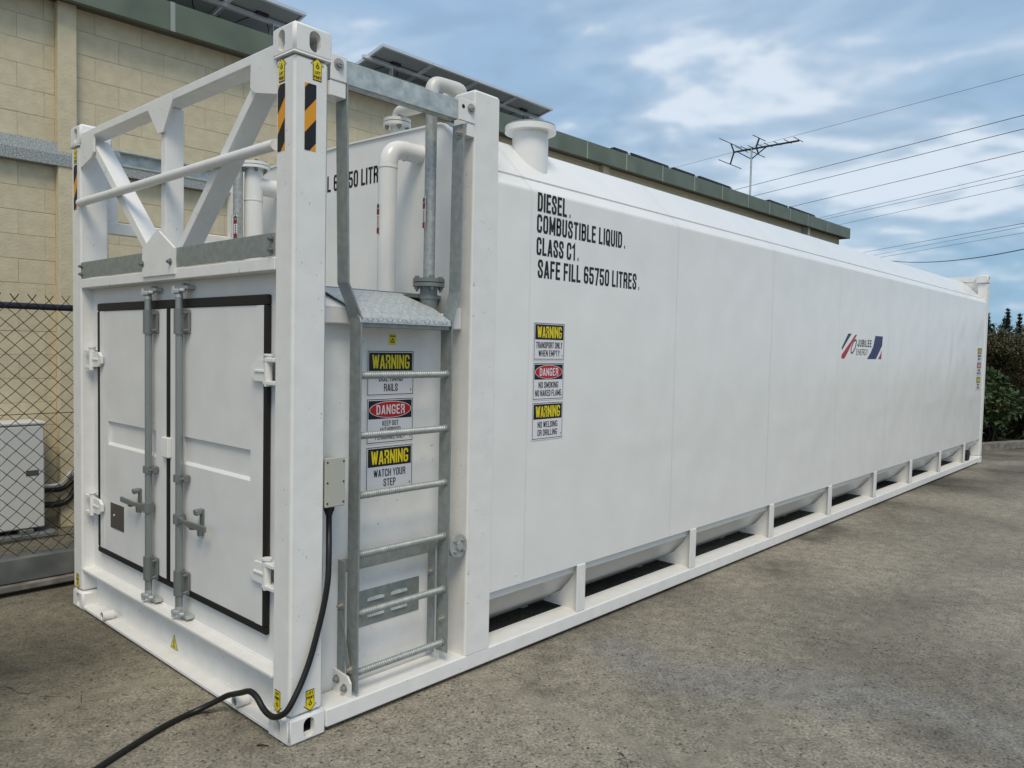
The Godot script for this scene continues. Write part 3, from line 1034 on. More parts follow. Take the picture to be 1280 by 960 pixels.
# ------------------------------------------------------------------ doors and the open frame above them
func build_front():
	var X := Vector3.RIGHT
	var Y := Vector3.UP
	var Z := Vector3.BACK
	# header, sill and jambs
	wp("header_beam", Vector3(-0.140, 1.935, -0.004), Vector3(-W + 0.140, 1.990, -0.100), "frame", 0.006)
	var sill := MB.new()
	sill.bb(Vector3(-0.140, 0.244, -0.003), Vector3(-W + 0.140, 0.260, -0.100), 0.004)
	sill.bb(Vector3(-0.140, 0.030, -0.088), Vector3(-W + 0.140, 0.244, -0.104))
	sill.bb(Vector3(-0.160, 0.012, -0.003), Vector3(-W + 0.160, 0.030, -0.104), 0.004)
	var sm := obj("sill_beam", sill, M.frame, tank)
	var weld := MB.new()
	weld.tube([Vector3(-0.142, 0.262, -0.070), Vector3(-W + 0.142, 0.262, -0.070)], 0.005, 6)
	weld.tube([Vector3(-0.142, 0.032, -0.086), Vector3(-W + 0.142, 0.032, -0.086)], 0.006, 6)
	obj("weld_bead", weld, M.frame, sm)
	for x in [-0.42, -1.941]:
		var st := MB.new()
		st.ring(Vector3(x, 0.058, 0.012), Vector3(x, 0.058, -0.050), 0.025, 0.020, 18)
		var pipe := obj("drain_stub", st, M.frame, sm)
		var cap := MB.new()
		cap.cyl(Vector3(x, 0.058, 0.005), Vector3(x, 0.058, -0.045), 0.0195, 0.0195, 18)
		obj("stub_plug", cap, M.cast_bracket, sm)
	# yellow triangle on the web
	for k in 2:
		var tm := MB.new()
		var g := 0.004 * k
		tm.prism(PackedVector2Array([Vector2(-0.042 + g * 1.6, g), Vector2(0.042 - g * 1.6, g), Vector2(0, 0.075 - g * 2.0)]), Vector3(-1.235, 0.040, -0.0872 + 0.0005 * k), X, Y, Vector3(0, 0, -0.0004))
		obj("hazard_triangle", tm, M.ink if k == 0 else M.sticker_yellow, sm)
	var bang := MB.new()
	stroke(bang, PackedVector2Array([Vector2(0, 0.022), Vector2(0, 0.046)]), false, 0.007, Vector3(-1.235, 0.040, -0.0855), X, Y)
	stroke(bang, PackedVector2Array([Vector2(-0.014, 0.013), Vector2(0.014, 0.013)]), false, 0.005, Vector3(-1.235, 0.040, -0.0855), X, Y)
	obj("triangle_mark", bang, M.ink, sm)
	wp("door_frame", Vector3(-0.140, 0.255, -0.072), Vector3(-W + 0.140, 1.940, -0.090), "door_paint", 0.0)
	# gaskets round the doors
	var gk := MB.new()
	var gx0 := -2.168
	var gx1 := -0.270
	gk.bb(Vector3(gx0, 1.800, -0.050), Vector3(gx1, 1.846, -0.073), 0.006)
	gk.bb(Vector3(gx0, 0.378, -0.050), Vector3(gx1, 0.412, -0.073), 0.006)
	gk.bb(Vector3(gx0, 0.411, -0.050), Vector3(gx0 + 0.030, 1.801, -0.073), 0.006)
	gk.bb(Vector3(gx1 - 0.034, 0.411, -0.050), Vector3(gx1, 1.801, -0.073), 0.006)
	gk.bb(Vector3(-1.238, 0.411, -0.0465), Vector3(-1.204, 1.801, -0.073), 0.005)
	obj("door_gasket", gk, M.rubber, tank)
	wp("centre_catch", Vector3(-1.262, 1.045, -0.030), Vector3(-1.186, 1.150, -0.054), "frame", 0.006)
	for s in [-1.0, 1.0]:
		build_door(s)
	# --- deck above the doors
	wp("deck_plate", Vector3(-0.330, 1.885, -0.101), Vector3(-W + 0.150, 1.905, -1.098), "galv_dark", 0.0)
	wp("cabinet_side", Vector3(-0.168, 0.085, -0.160), Vector3(-0.190, 1.745, -0.990), "frame", 0.0)
	wp("cabinet_side", Vector3(-W + 0.168, 0.085, -0.160), Vector3(-W + 0.190, 1.745, -0.990), "frame", 0.0)
	for sx in [1.0, -1.0]:
		var x0: float = -0.110 if sx > 0 else -W + 0.110
		wp("side_bar", Vector3(x0, 1.728, -0.166), Vector3(x0 - 0.090 * sx, 1.800, -0.989), "frame", 0.008)
	var rp := MB.new()
	rp.prism(PackedVector2Array([Vector2(-0.112, 1.796), Vector2(-0.112, 1.803), Vector2(-0.345, 1.880), Vector2(-0.345, 1.873)]), Vector3(0, 0, -0.167), X, Y, Vector3(0, 0, -0.195))
	obj("ramp_plate", rp, M.frame, tank)
	wp("bar_stop", Vector3(-0.060, 1.722, -0.925), Vector3(-0.130, 1.830, -0.987), "frame", 0.008)
	# left guard rail and its bracket, seen through the frame
	wp("guard_rail", Vector3(-W + 0.020, 2.285, -0.166), Vector3(-W + 0.050, 2.362, -0.989), "frame", 0.008)
	wp("guard_plate", Vector3(-W + 0.012, 2.362, -0.168), Vector3(-W + 0.028, 2.62, -0.262), "frame", 0.004)
	# --- truss
	var zf := -0.022
	var tb := MB.new()
	tb.bb(Vector3(-0.160, 2.797, -0.008), Vector3(-W + 0.160, 2.842, -0.108), 0.006)
	obj("truss_beam", tb, M.frame, tank)
	var cs := MB.new()
	cs.bb(Vector3(-1.2405, 1.990, zf), Vector3(-1.1905, 2.797, zf - 0.095), 0.004)
	obj("truss_strut", cs, M.frame, tank)
	for s in [-1.0, 1.0]:
		var mb := MB.new()
		var top := Vector3(-W * 0.5 + s * 0.955, 2.770, zf - 0.048)
		var low := Vector3(-W * 0.5 + s * 0.120, 2.040, zf - 0.048)
		mb.bar(top, low, Z, 0.095, 0.050, 0.004)
		obj("truss_brace", mb, M.frame, tank)
		var gp := MB.new()
		var gx: float = -W * 0.5 + s * 1.079
		gp.prism(PackedVector2Array([Vector2(0, 2.836), Vector2(-s * 0.200, 2.828), Vector2(-s * 0.205, 2.706), Vector2(-s * 0.170, 2.678), Vector2(0, 2.640)]), Vector3(gx, 0, -0.007), X, Y, Vector3(0, 0, -0.012))
		obj("gusset_plate", gp, M.frame, tank)
	var g1 := MB.new()
	g1.prism(PackedVector2Array([Vector2(-0.165, 2.828), Vector2(0.165, 2.828), Vector2(0.036, 2.665), Vector2(-0.022, 2.665)]), Vector3(-W * 0.5, 0, -0.007), X, Y, Vector3(0, 0, -0.012))
	obj("gusset_plate", g1, M.frame, tank)
	var g2 := MB.new()
	g2.prism(PackedVector2Array([Vector2(-0.180, 1.962), Vector2(0.185, 1.962), Vector2(0.185, 2.086), Vector2(0.012, 2.182), Vector2(-0.018, 2.182), Vector2(-0.180, 2.102)]), Vector3(-W * 0.5, 0, 0.006), X, Y, Vector3(0, 0, -0.012))
	var g2o := obj("gusset_plate", g2, M.frame, tank)
	for s in [-0.172, 0.150]:
		bolt_part("bolt", Vector3(-W * 0.5 + s, 2.022 if s > 0 else 2.028, 0.006), Z, 0.011, "cast_bracket", g2o)
	var hr := MB.new()
	hr.cyl(Vector3(-0.138, 2.437, -0.004), Vector3(-W + 0.138, 2.437, -0.004), 0.023, 0.023, 18)
	obj("hand_rail", hr, M.frame, tank)
	for s in [-1.0, 1.0]:
		var xa: float = -W * 0.5 + s * 0.186
		var xb: float = -W * 0.5 + s * 1.074
		var kp := wp("kick_plate", Vector3(xa, 1.995, -0.006), Vector3(xb, 2.088, -0.012), "galv_dark", 0.0015)
		for y in [2.018, 2.064]:
			bolt_part("bolt", Vector3(xb - s * 0.018, y, -0.006), Z, 0.010, "cast_bracket", kp)

func build_door(s: float):
	var Y := Vector3.UP
	var Z := Vector3.BACK
	# s = +1 is the right leaf; x runs from the centre gap outwards
	var xi := -W * 0.5 + s * 0.020 - 0.002
	var xo := -W * 0.5 + s * 0.915
	var root := Node3D.new()
	root.name = numbered("door", tank)
	tank.add_child(root, true)
	root.position = Vector3((xi + xo) * 0.5, 0.40, -0.06) - tank.position
	var zf := -0.056
	var y0 := 0.412
	var y1 := 1.800
	# pressed groove
	var ga := -W * 0.5 + s * 0.160
	var gb := -W * 0.5 + s * 0.805
	var gy0 := 1.030
	var gy1 := 1.168
	var lf := MB.new()
	var n := Z
	lf.flat(Vector3(xi, gy1, zf), Vector3(xo, gy1, zf), Vector3(xo, y1, zf), Vector3(xi, y1, zf), n)
	lf.flat(Vector3(xi, y0, zf), Vector3(xo, y0, zf), Vector3(xo, gy0, zf), Vector3(xi, gy0, zf), n)
	lf.flat(Vector3(xi, gy0, zf), Vector3(ga, gy0, zf), Vector3(ga, gy1, zf), Vector3(xi, gy1, zf), n)
	lf.flat(Vector3(gb, gy0, zf), Vector3(xo, gy0, zf), Vector3(xo, gy1, zf), Vector3(gb, gy1, zf), n)
	var d := 0.042
	lf.flat(Vector3(ga, gy1, zf), Vector3(gb, gy1, zf), Vector3(gb, gy1 - 0.012, zf - d), Vector3(ga, gy1 - 0.012, zf - d), Vector3(0, -1, 0.3).normalized())
	lf.flat(Vector3(ga, gy1 - 0.012, zf - d), Vector3(gb, gy1 - 0.012, zf - d), Vector3(gb, gy0 + 0.036, zf - d), Vector3(ga, gy0 + 0.036, zf - d), n)
	lf.flat(Vector3(ga, gy0 + 0.036, zf - d), Vector3(gb, gy0 + 0.036, zf - d), Vector3(gb, gy0, zf), Vector3(ga, gy0, zf), Vector3(0, 1, 0.9).normalized())
	for x in [ga, gb]:
		var m := Vector3(signf(W * -0.5 + s * 0.48 - x), 0, 0)
		lf.flat(Vector3(x, gy0, zf), Vector3(x, gy0 + 0.036, zf - d), Vector3(x, gy1 - 0.012, zf - d), Vector3(x, gy1, zf), m)
	# edges of the leaf
	for e in [xi, xo]:
		lf.flat(Vector3(e, y0, zf), Vector3(e, y1, zf), Vector3(e, y1, zf - 0.02), Vector3(e, y0, zf - 0.02), Vector3(signf(e - (xi + xo) * 0.5), 0, 0))
	obj("door_leaf", lf, M.door_paint, root)
	# faint edge flanges standing proud round the leaf
	for e in [[xi, s * 0.075], [xo, -s * 0.060]]:
		var fl := MB.new()
		fl.bb(Vector3(e[0], y0, zf), Vector3(e[0] + e[1], y1, zf + 0.004), 0.0015)
		obj("leaf_flange", fl, M.door_paint, root)
	# lock rod
	var rx := -W * 0.5 + (0.183 if s > 0 else -0.172)
	var rz := -0.022
	var rod := MB.new()
	rod.cyl(Vector3(rx, 0.330, rz), Vector3(rx, 1.850, rz), 0.0175, 0.0175, 18)
	obj("lock_rod", rod, M.rod, root)
	for yy in [[1.672, 1.796], [0.386, 0.508]]:
		var br := MB.new()
		br.cyl(Vector3(rx, yy[0], rz), Vector3(rx, yy[1], rz), 0.0255, 0.0255, 20)
		br.bb(Vector3(rx - 0.0255, yy[0] + 0.003, rz - 0.002), Vector3(rx + 0.0255, yy[1] - 0.003, zf + 0.0055), 0.003)
		br.bb(Vector3(rx - 0.034, yy[0] + 0.004, zf + 0.0045), Vector3(rx + 0.058, yy[1] - 0.004, zf + 0.016), 0.004)
		for k in [0.018, 0.104]:
			bolt(br, Vector3(rx + 0.044, yy[0] + k, zf + 0.016), Z, 0.008)
		obj("rod_bracket", br, M.cast_bracket, root)
	var gd := MB.new()
	gd.ring(Vector3(rx, 0.950, rz), Vector3(rx, 0.985, rz), 0.027, 0.018, 18)
	gd.bb(Vector3(rx + 0.018, 0.950, rz), Vector3(rx + 0.055, 0.985, zf + 0.0045), 0.003)
	bolt(gd, Vector3(rx + 0.045, 0.968, rz), Z, 0.007)
	obj("rod_guide", gd, M.cast_bracket, root)
	# cam ends and the keepers that they hook into
	for e in [[1.850, 1.0], [0.330, -1.0]]:
		var y: float = e[0]
		var u: float = e[1]
		var cm := MB.new()
		cm.cyl(Vector3(rx, y, rz), Vector3(rx, y + u * 0.018, rz), 0.019, 0.016, 14)
		cm.box(Vector3(rx - 0.008, y + u * 0.030, rz + 0.006), Vector3(0.052, 0.026, 0.042), 0.008, Basis(Y, 0.35))
		cm.box(Vector3(rx + 0.024, y + u * 0.034, rz - 0.004), Vector3(0.040, 0.018, 0.030), 0.006, Basis(Y, -0.5))
		cm.cyl(Vector3(rx - 0.016, y + u * 0.018, rz + 0.020), Vector3(rx - 0.016, y + u * 0.054, rz + 0.020), 0.011, 0.009, 10)
		obj("cam_end", cm, M.cast_bright, root)
		var kp := MB.new()
		kp.box(Vector3(rx + 0.028, y + u * 0.048, -0.050), Vector3(0.075, 0.022, 0.045), 0.006)
		kp.box(Vector3(rx - 0.012, y + u * 0.056, -0.055), Vector3(0.024, 0.030, 0.034), 0.006)
		obj("cam_keeper", kp, M.cast_bright, root)
	# handle: hub on the rod, lever lying along the door, retainer
	var hy := 0.765
	var dir := s
	var hd := MB.new()
	hd.ring(Vector3(rx, hy - 0.022, rz), Vector3(rx, hy + 0.024, rz), 0.028, 0.0178, 18)
	hd.box(Vector3(rx + dir * 0.038, hy, rz + 0.010), Vector3(0.040, 0.036, 0.024), 0.006)
	hd.bar(Vector3(rx + dir * 0.050, hy + 0.002, rz + 0.014), Vector3(rx + dir * 0.165, hy + 0.006, rz + 0.030), Y, 0.022, 0.014, 0.004)
	hd.bar(Vector3(rx + dir * 0.155, hy + 0.006, rz + 0.030), Vector3(rx + dir * 0.310, hy + 0.002, rz + 0.018), Y, 0.030, 0.014, 0.004)
	obj("handle", hd, M.cast_bracket, root)
	var rt := MB.new()
	var hx := rx + dir * 0.180
	rt.box(Vector3(hx, hy + 0.010, zf + 0.005), Vector3(0.036, 0.130, 0.008), 0.003)
	rt.bar(Vector3(hx, hy + 0.060, zf + 0.004), Vector3(hx + dir * 0.004, hy + 0.050, rz + 0.006), Vector3.RIGHT, 0.026, 0.012, 0.003)
	rt.cyl(Vector3(hx - 0.002, hy + 0.062, zf + 0.008), Vector3(hx - 0.002, hy + 0.062, rz + 0.008), 0.015, 0.013, 12)
	rt.bar(Vector3(hx, hy - 0.010, zf + 0.004), Vector3(hx, hy - 0.014, rz + 0.030), Vector3.RIGHT, 0.030, 0.012, 0.003)
	rt.box(Vector3(hx, hy - 0.040, zf + 0.016), Vector3(0.022, 0.034, 0.018), 0.004)
	obj("handle_retainer", rt, M.cast_bracket, root)
	# hinges
	var hxp := -W * 0.5 + s * 0.985
	for y in [1.520, 0.655]:
		var hg := MB.new()
		var zc := -0.035
		hg.cyl(Vector3(hxp, y - 0.062, zc), Vector3(hxp, y + 0.066, zc), 0.017, 0.017, 14)
		hg.cyl(Vector3(hxp, y + 0.066, zc), Vector3(hxp, y + 0.074, zc), 0.022, 0.022, 14)
		for k in [-0.048, 0.048]:
			hg.bb(Vector3(hxp - 0.018, y + k - 0.009, zc + 0.017), Vector3(hxp + s * 0.075, y + k + 0.009, -0.073), 0.004)
		obj("hinge_lug", hg, M.frame, root)
		var bl := MB.new()
		var px := PackedVector2Array([Vector2(s * 0.012, -0.046), Vector2(-s * 0.105, -0.042), Vector2(-s * 0.140, -0.020), Vector2(-s * 0.140, 0.020), Vector2(-s * 0.105, 0.042), Vector2(s * 0.012, 0.046)])
		bl.prism(px, Vector3(hxp, y, -0.030), Vector3.RIGHT, Y, Vector3(0, 0, -0.016))
		bl.box(Vector3(hxp - s * 0.060, y, -0.029), Vector3(0.080, 0.012, 0.010), 0.003)
		obj("hinge_blade", bl, M.frame, root)
	if s < 0:
		var pl := MB.new()
		pl.bb(Vector3(-1.985, 0.556, zf - 0.001), Vector3(-1.797, 0.700, zf + 0.003), 0.001)
		obj("data_plate", pl, M.plate_brown, root)
		var rv := MB.new()
		rv.cyl(Vector3(-1.93, 0.632, zf + 0.003), Vector3(-1.93, 0.632, zf + 0.006), 0.008, 0.005, 10)
		obj("rivet", rv, M.frame, root)

# ------------------------------------------------------------------ ladder bay on the near side
func build_ladder():
	var X := Vector3.RIGHT
	var Y := Vector3.UP
	var Z := Vector3.BACK
	var ladder := Node3D.new()
	ladder.name = numbered("ladder", tank)
	tank.add_child(ladder, true)
	ladder.position = Vector3(-0.03, 0.1, -0.6) - tank.position
	# flat-bar stringers: straight, cranked outwards at the landing, then up as hand rails
	var zl := -0.338
	var zr := -0.868
	for k in 2:
		var z: float = zl if k == 0 else zr
		var o: float = 0.068 if k == 0 else -0.048
		var foot: float = 0.118 if k == 0 else 0.150
		var pts := [Vector2(foot, z), Vector2(1.758, z), Vector2(1.900, z + o), Vector2(2.715 if k == 0 else 2.700, z + o + (0.018 if k == 0 else -0.006))]
		var mb := MB.new()
		var t := 0.005
		for i in 3:
			var a: Vector2 = pts[i]
			var b: Vector2 = pts[i + 1]
			var d := (b - a).normalized()
			var nn := Vector2(-d.y, d.x)
			var a3 := Vector3(-0.040, a.x, a.y)
			var b3 := Vector3(-0.040, b.x, b.y)
			mb.bar(a3 - Vector3(0, d.x, d.y) * (0.0 if i == 0 else 0.002), b3 + Vector3(0, d.x, d.y) * 0.002, X, 0.078, t * 2.0, 0.002)
		obj("stringer", mb, M.galv_dark, ladder)
		if k == 1:
			var bt := MB.new()
			bolt(bt, Vector3(-0.030, 2.660, z + o - 0.001), Z, 0.017)
			obj("pivot_bolt", bt, M.steel, ladder)
	# ribbed rungs
	for i in 6:
		var y := 1.507 - 0.2620 * i
		var mb := MB.new()
		var st := 130
		var ring := 10
		var rings := []
		for j in st + 1:
			var z := lerpf(zl - 0.006, zr + 0.004, float(j) / st)
			var r := 0.0148 + (0.0022 if j % 3 == 0 else -0.0012)
			rings.append([z, r])
		for j in st:
			for k in ring:
				var a0 := TAU * k / ring
				var a1 := TAU * (k + 1) / ring
				var o0 := Vector3(cos(a0), sin(a0), 0)
				var o1 := Vector3(cos(a1), sin(a1), 0)
				var c0 := Vector3(-0.034, y, rings[j][0])
				var c1 := Vector3(-0.034, y, rings[j + 1][0])
				var sl: float = (rings[j][1] - rings[j + 1][1]) * 200.0
				var tilt := Vector3(0, 0, -sl * 1.2)
				mb.q(c0 + o0 * rings[j][1], c0 + o1 * rings[j][1], c1 + o1 * rings[j + 1][1], c1 + o0 * rings[j + 1][1], (o0 + tilt).normalized(), (o1 + tilt).normalized(), (o1 + tilt).normalized(), (o0 + tilt).normalized())
		# weld collar where it meets the far stringer
		mb.cyl(Vector3(-0.034, y, zr + 0.006), Vector3(-0.034, y, zr + 0.014), 0.021, 0.016, 14)
		obj("rung", mb, M.galv, ladder)
	# fold-down bracket behind the lower end
	var low := MB.new()
	low.bb(Vector3(-0.078, 0.150, -0.318), Vector3(-0.128, 0.690, -0.326), 0.002)
	low.bb(Vector3(-0.078, 0.140, -0.846), Vector3(-0.128, 0.690, -0.854), 0.002)
	low.bb(Vector3(-0.112, 0.628, -0.3265), Vector3(-0.120, 0.690, -0.8455), 0.002)
	var lowo := obj("ladder_bracket", low, M.galv_dark, ladder)
	bolt_part("bolt", Vector3(-0.100, 0.490, -0.318), Z, 0.012, "steel", ladder)
	bolt_part("bolt", Vector3(-0.045, 0.215, zl + 0.006), Z, 0.012, "steel", ladder)
	bolt_part("bolt", Vector3(-0.100, 0.540, -0.845), Z, 0.012, "steel", ladder)
	bolt_part("bolt", Vector3(-0.034, 0.315, zr + 0.005), Z, 0.013, "steel", ladder)
	bolt_part("bolt", Vector3(-0.034, 0.196, zr + 0.005), Z, 0.012, "steel", ladder)
	var strut := MB.new()
	strut.bar(Vector3(-0.100, 0.47, -0.312), Vector3(-0.050, 0.20, zl + 0.010), X, 0.030, 0.006, 0.002)
	obj("brace_strap", strut, M.galv_dark, ladder)
	var tab := MB.new()
	tab.prism(PackedVector2Array([Vector2(-0.125, 0.098), Vector2(0.0, 0.098), Vector2(0.0, 0.165), Vector2(-0.022, 0.190), Vector2(-0.125, 0.200)]), Vector3(-0.018, 0, -0.310), X, Y, Vector3(0, 0, -0.010))
	var tabo := obj("foot_lug", tab, M.frame, tank)
	bolt_part("bolt", Vector3(-0.112, 0.160, -0.310), Z, 0.013, "galv_dark", tabo)
	bolt_part("bolt", Vector3(-0.055, 0.135, -0.310), Z, 0.013, "galv_dark", tabo)
	wp("foot_lug", Vector3(-0.075, 0.098, -0.875), Vector3(-0.115, 0.165, -0.885), "frame", 0.003)
	# louvre plate on the cabinet side
	var lv := MB.new()
	lv.bb(Vector3(-0.1655, 0.335, -0.452), Vector3(-0.1682, 0.505, -0.826), 0.001)
	var lvo := obj("louvre_plate", lv, M.galv_dark, tank)
	for k in 4:
		var y := 0.460 if k < 2 else 0.385
		var z := -0.560 if k % 2 == 0 else -0.700
		var sc := MB.new()
		for i in 8:
			var a0 := PI * i / 8.0
			var a1 := PI * (i + 1) / 8.0
			var hw := 0.050
			var p0 := Vector3(-0.165, y, z)
			var e0 := Vector3(0.012 * sin(a0), -0.014 + 0.006 * sin(a0), hw * cos(a0))
			var e1 := Vector3(0.012 * sin(a1), -0.014 + 0.006 * sin(a1), hw * cos(a1))
			var f0 := Vector3(0.0, 0.006 * sin(a0), hw * cos(a0))
			var f1 := Vector3(0.0, 0.006 * sin(a1), hw * cos(a1))
			sc.flat(p0 + e0, p0 + e1, p0 + f1, p0 + f0, Vector3(0.8, 0.6, 0))
		obj("louvre", sc, M.galv_bright, lvo)
	# signs in the bay
	var sg := [["WARNING", ["USE HAND", "RAILS"]], ["DANGER", ["KEEP OUT", "AUTHORISED", "PERSONNEL ONLY"]], ["WARNING", ["WATCH YOUR", "STEP"]]]
	for i in 3:
		sign_board(tank, sg[i][0], sg[i][1], Vector3(-0.1678, 1.619 - 0.2235 * i, -0.490), -Z, Y, 0.284, 0.217, ["yellow and black warning sign on hand rails", "red oval danger sign to keep out", "yellow and black warning sign to watch the step"][i])
	var yl := MB.new()
	yl.bb(Vector3(-0.1665, 1.642, -0.618), Vector3(-0.1682, 1.691, -0.660), 0.0004)
	var ylo := obj("yellow_label", yl, M.sticker_yellow, tank)
	var ym := MB.new()
	stroke(ym, PackedVector2Array([Vector2(-0.010, 0.012), Vector2(0.0, 0.030), Vector2(0.010, 0.012)]), true, 0.004, Vector3(-0.1662, 1.642, -0.639), -Z, Y)
	stroke(ym, PackedVector2Array([Vector2(-0.014, 0.041), Vector2(0.014, 0.041)]), false, 0.005, Vector3(-0.1662, 1.642, -0.639), -Z, Y)
	obj("label_mark", ym, M.ink, ylo)
	# sloping chequer-plate landing at the head of the ladder
	var ld := MB.new()
	var steps := [Vector2(0.0, 1.742), Vector2(-0.004, 1.760), Vector2(-0.110, 1.822), Vector2(-0.300, 1.893), Vector2(-0.350, 1.905)]
	for i in steps.size() - 1:
		var a: Vector2 = steps[i]
		var b: Vector2 = steps[i + 1]
		var d := (b - a).normalized()
		var nn := Vector3(d.y, -d.x, 0.0)
		if nn.y < 0.0:
			nn = -nn
		var za0 := -0.328
		var zb0 := -0.858 if i < 2 else -0.842
		var zb1 := -0.858 if i < 1 else (-0.842 if i < 2 else -0.800)
		ld.flat(Vector3(a.x, a.y, za0), Vector3(b.x, b.y, za0), Vector3(b.x, b.y, zb1), Vector3(a.x, a.y, zb0), nn)
		ld.flat(Vector3(a.x, a.y - 0.006, za0), Vector3(b.x, b.y - 0.006, za0), Vector3(b.x, b.y - 0.006, zb1), Vector3(a.x, a.y - 0.006, zb0), -nn)
		ld.flat(Vector3(a.x, a.y - 0.006, za0), Vector3(a.x, a.y, za0), Vector3(b.x, b.y, za0), Vector3(b.x, b.y - 0.006, za0), Z)
		ld.flat(Vector3(a.x, a.y - 0.006, zb0), Vector3(a.x, a.y, zb0), Vector3(b.x, b.y, zb1), Vector3(b.x, b.y - 0.006, zb1), -Z)
	obj("landing_plate", ld, M.chequer, tank)
	wp("landing_beam", Vector3(-0.012, 1.716, -0.346), Vector3(-0.060, 1.741, -0.860), "galv_dark", 0.003)
	# galvanised bar across the top of the bay on both sides
	for sx in [1.0, -1.0]:
		var xo: float = -0.004 if sx > 0 else -W + 0.004
		var mb := MB.new()
		mb.bb(Vector3(xo, 2.712, -0.246), Vector3(xo - 0.010 * sx, 2.806, -0.884), 0.003)
		mb.bb(Vector3(xo - 0.010 * sx, 2.796, -0.246), Vector3(xo - 0.055 * sx, 2.806, -0.884), 0.002)
		mb.bb(Vector3(xo - 0.010 * sx, 2.712, -0.246), Vector3(xo - 0.055 * sx, 2.722, -0.884), 0.002)
		obj("top_bar", mb, M.galv_bright, tank)
		for e in [[-0.168, -0.245, -0.204], [-0.884, -0.990, -0.958]]:
			var br := MB.new()
			br.bb(Vector3(xo + 0.008 * sx, 2.712, e[0]), Vector3(xo - 0.002 * sx, 2.816, e[1]), 0.003)
			if sx > 0:
				br.bb(Vector3(xo + 0.004, 2.648, e[0] if e[0] > -0.5 else -0.940), Vector3(xo - 0.070, 2.711, e[1]), 0.004)
			else:
				br.bb(Vector3(xo - 0.004, 2.66, e[0]), Vector3(xo + 0.060, 2.711, e[1]), 0.004)
			var bro := obj("bar_bracket", br, M.frame, tank)
			bolt_part("bolt", Vector3(xo + 0.008 * sx, 2.778, e[2]), X * sx, 0.016, "steel", bro)
			if sx < 0 and e[0] > -0.5:
				bolt_part("bolt", Vector3(xo + 0.060, 2.770, -0.232), X, 0.020, "steel", bro)
			if e[0] < -0.5 and sx > 0:
				var hm := MB.new()
				hm.cyl(Vector3(xo + 0.0085, 2.778, -0.908), Vector3(xo + 0.0078, 2.778, -0.908), 0.010, 0.010, 12)
				obj("bolt_hole", hm, M.dark_hole, bro)
	# blanked drain flange beside the second post
	var fl := MB.new()
	var fc := Vector3(-0.168, 0.668, -0.930)
	fl.cyl(fc, fc + X * 0.140, 0.020, 0.020, 16)
	var flo := obj("drain_pipe", fl, M.steel, tank)
	for k in 2:
		var fm := MB.new()
		var a := fc + X * (0.138 + 0.018 * k)
		fm.cyl(a, a + X * 0.015, 0.057, 0.057, 28)
		if k == 1:
			fm.cyl(a + X * 0.015, a + X * 0.028, 0.020, 0.018, 18)
		obj("drain_flange", fm, M.cast_bright, tank)
	for k in 4:
		var a := PI * 0.25 + PI * 0.5 * k
		bolt_part("bolt", fc + X * 0.170 + Vector3(0, sin(a), cos(a)) * 0.036, X, 0.0065, "steel", flo)
	# junction box
	var jb := wp("junction_box", Vector3(-0.016, 0.962, -0.170), Vector3(-0.110, 1.160, -0.262), "grey_box", 0.006)
	var lid := MB.new()
	lid.bb(Vector3(-0.004, 0.958, -0.166), Vector3(-0.0165, 1.166, -0.266), 0.004)
	obj("box_lid", lid, M.grey_box, jb)
	for y in [0.976, 1.062, 1.148]:
		for z in [-0.176, -0.256]:
			var sc := MB.new()
			sc.cyl(Vector3(-0.004, y, z), Vector3(-0.0025, y, z), 0.0045, 0.004, 8)
			obj("lid_screw", sc, M.black_plastic, jb)
	var gl := MB.new()
	gl.cyl(Vector3(-0.050, 0.962, -0.216), Vector3(-0.050, 0.935, -0.216), 0.024, 0.022, 10)
	gl.cyl(Vector3(-0.050, 0.935, -0.216), Vector3(-0.050, 0.915, -0.216), 0.020, 0.014, 12)
	obj("cable_gland", gl, M.black_plastic, jb)

func flange_pair(parent: Node, c: Vector3, r: float, mat: String, bolts := 4):
	var mb := MB.new()
	mb.cyl(c + Vector3(0, -0.020, 0), c + Vector3(0, -0.002, 0), r, r, 26)
	mb.cyl(c + Vector3(0, 0.002, 0), c + Vector3(0, 0.020, 0), r, r, 26)
	obj("pipe_flange", mb, M[mat], parent)
	var g := MB.new()
	g.cyl(c + Vector3(0, -0.0021, 0), c + Vector3(0, 0.0021, 0), r * 0.93, r * 0.93, 24)
	obj("flange_seal", g, M.rubber, parent)
	for k in bolts:
		var b := MB.new()
		var a := TAU * (k + 0.3) / bolts
		var p := c + Vector3(cos(a), 0, sin(a)) * r * 0.76
		b.cyl(p + Vector3(0, -0.044, 0), p + Vector3(0, 0.026, 0), 0.006, 0.006, 8)
		b.cyl(p + Vector3(0, 0.020, 0), p + Vector3(0, 0.032, 0), 0.013, 0.012, 6)
		b.cyl(p + Vector3(0, -0.034, 0), p + Vector3(0, -0.020, 0), 0.013, 0.013, 6)
		obj("flange_bolt", b, M.cast_bracket, parent)

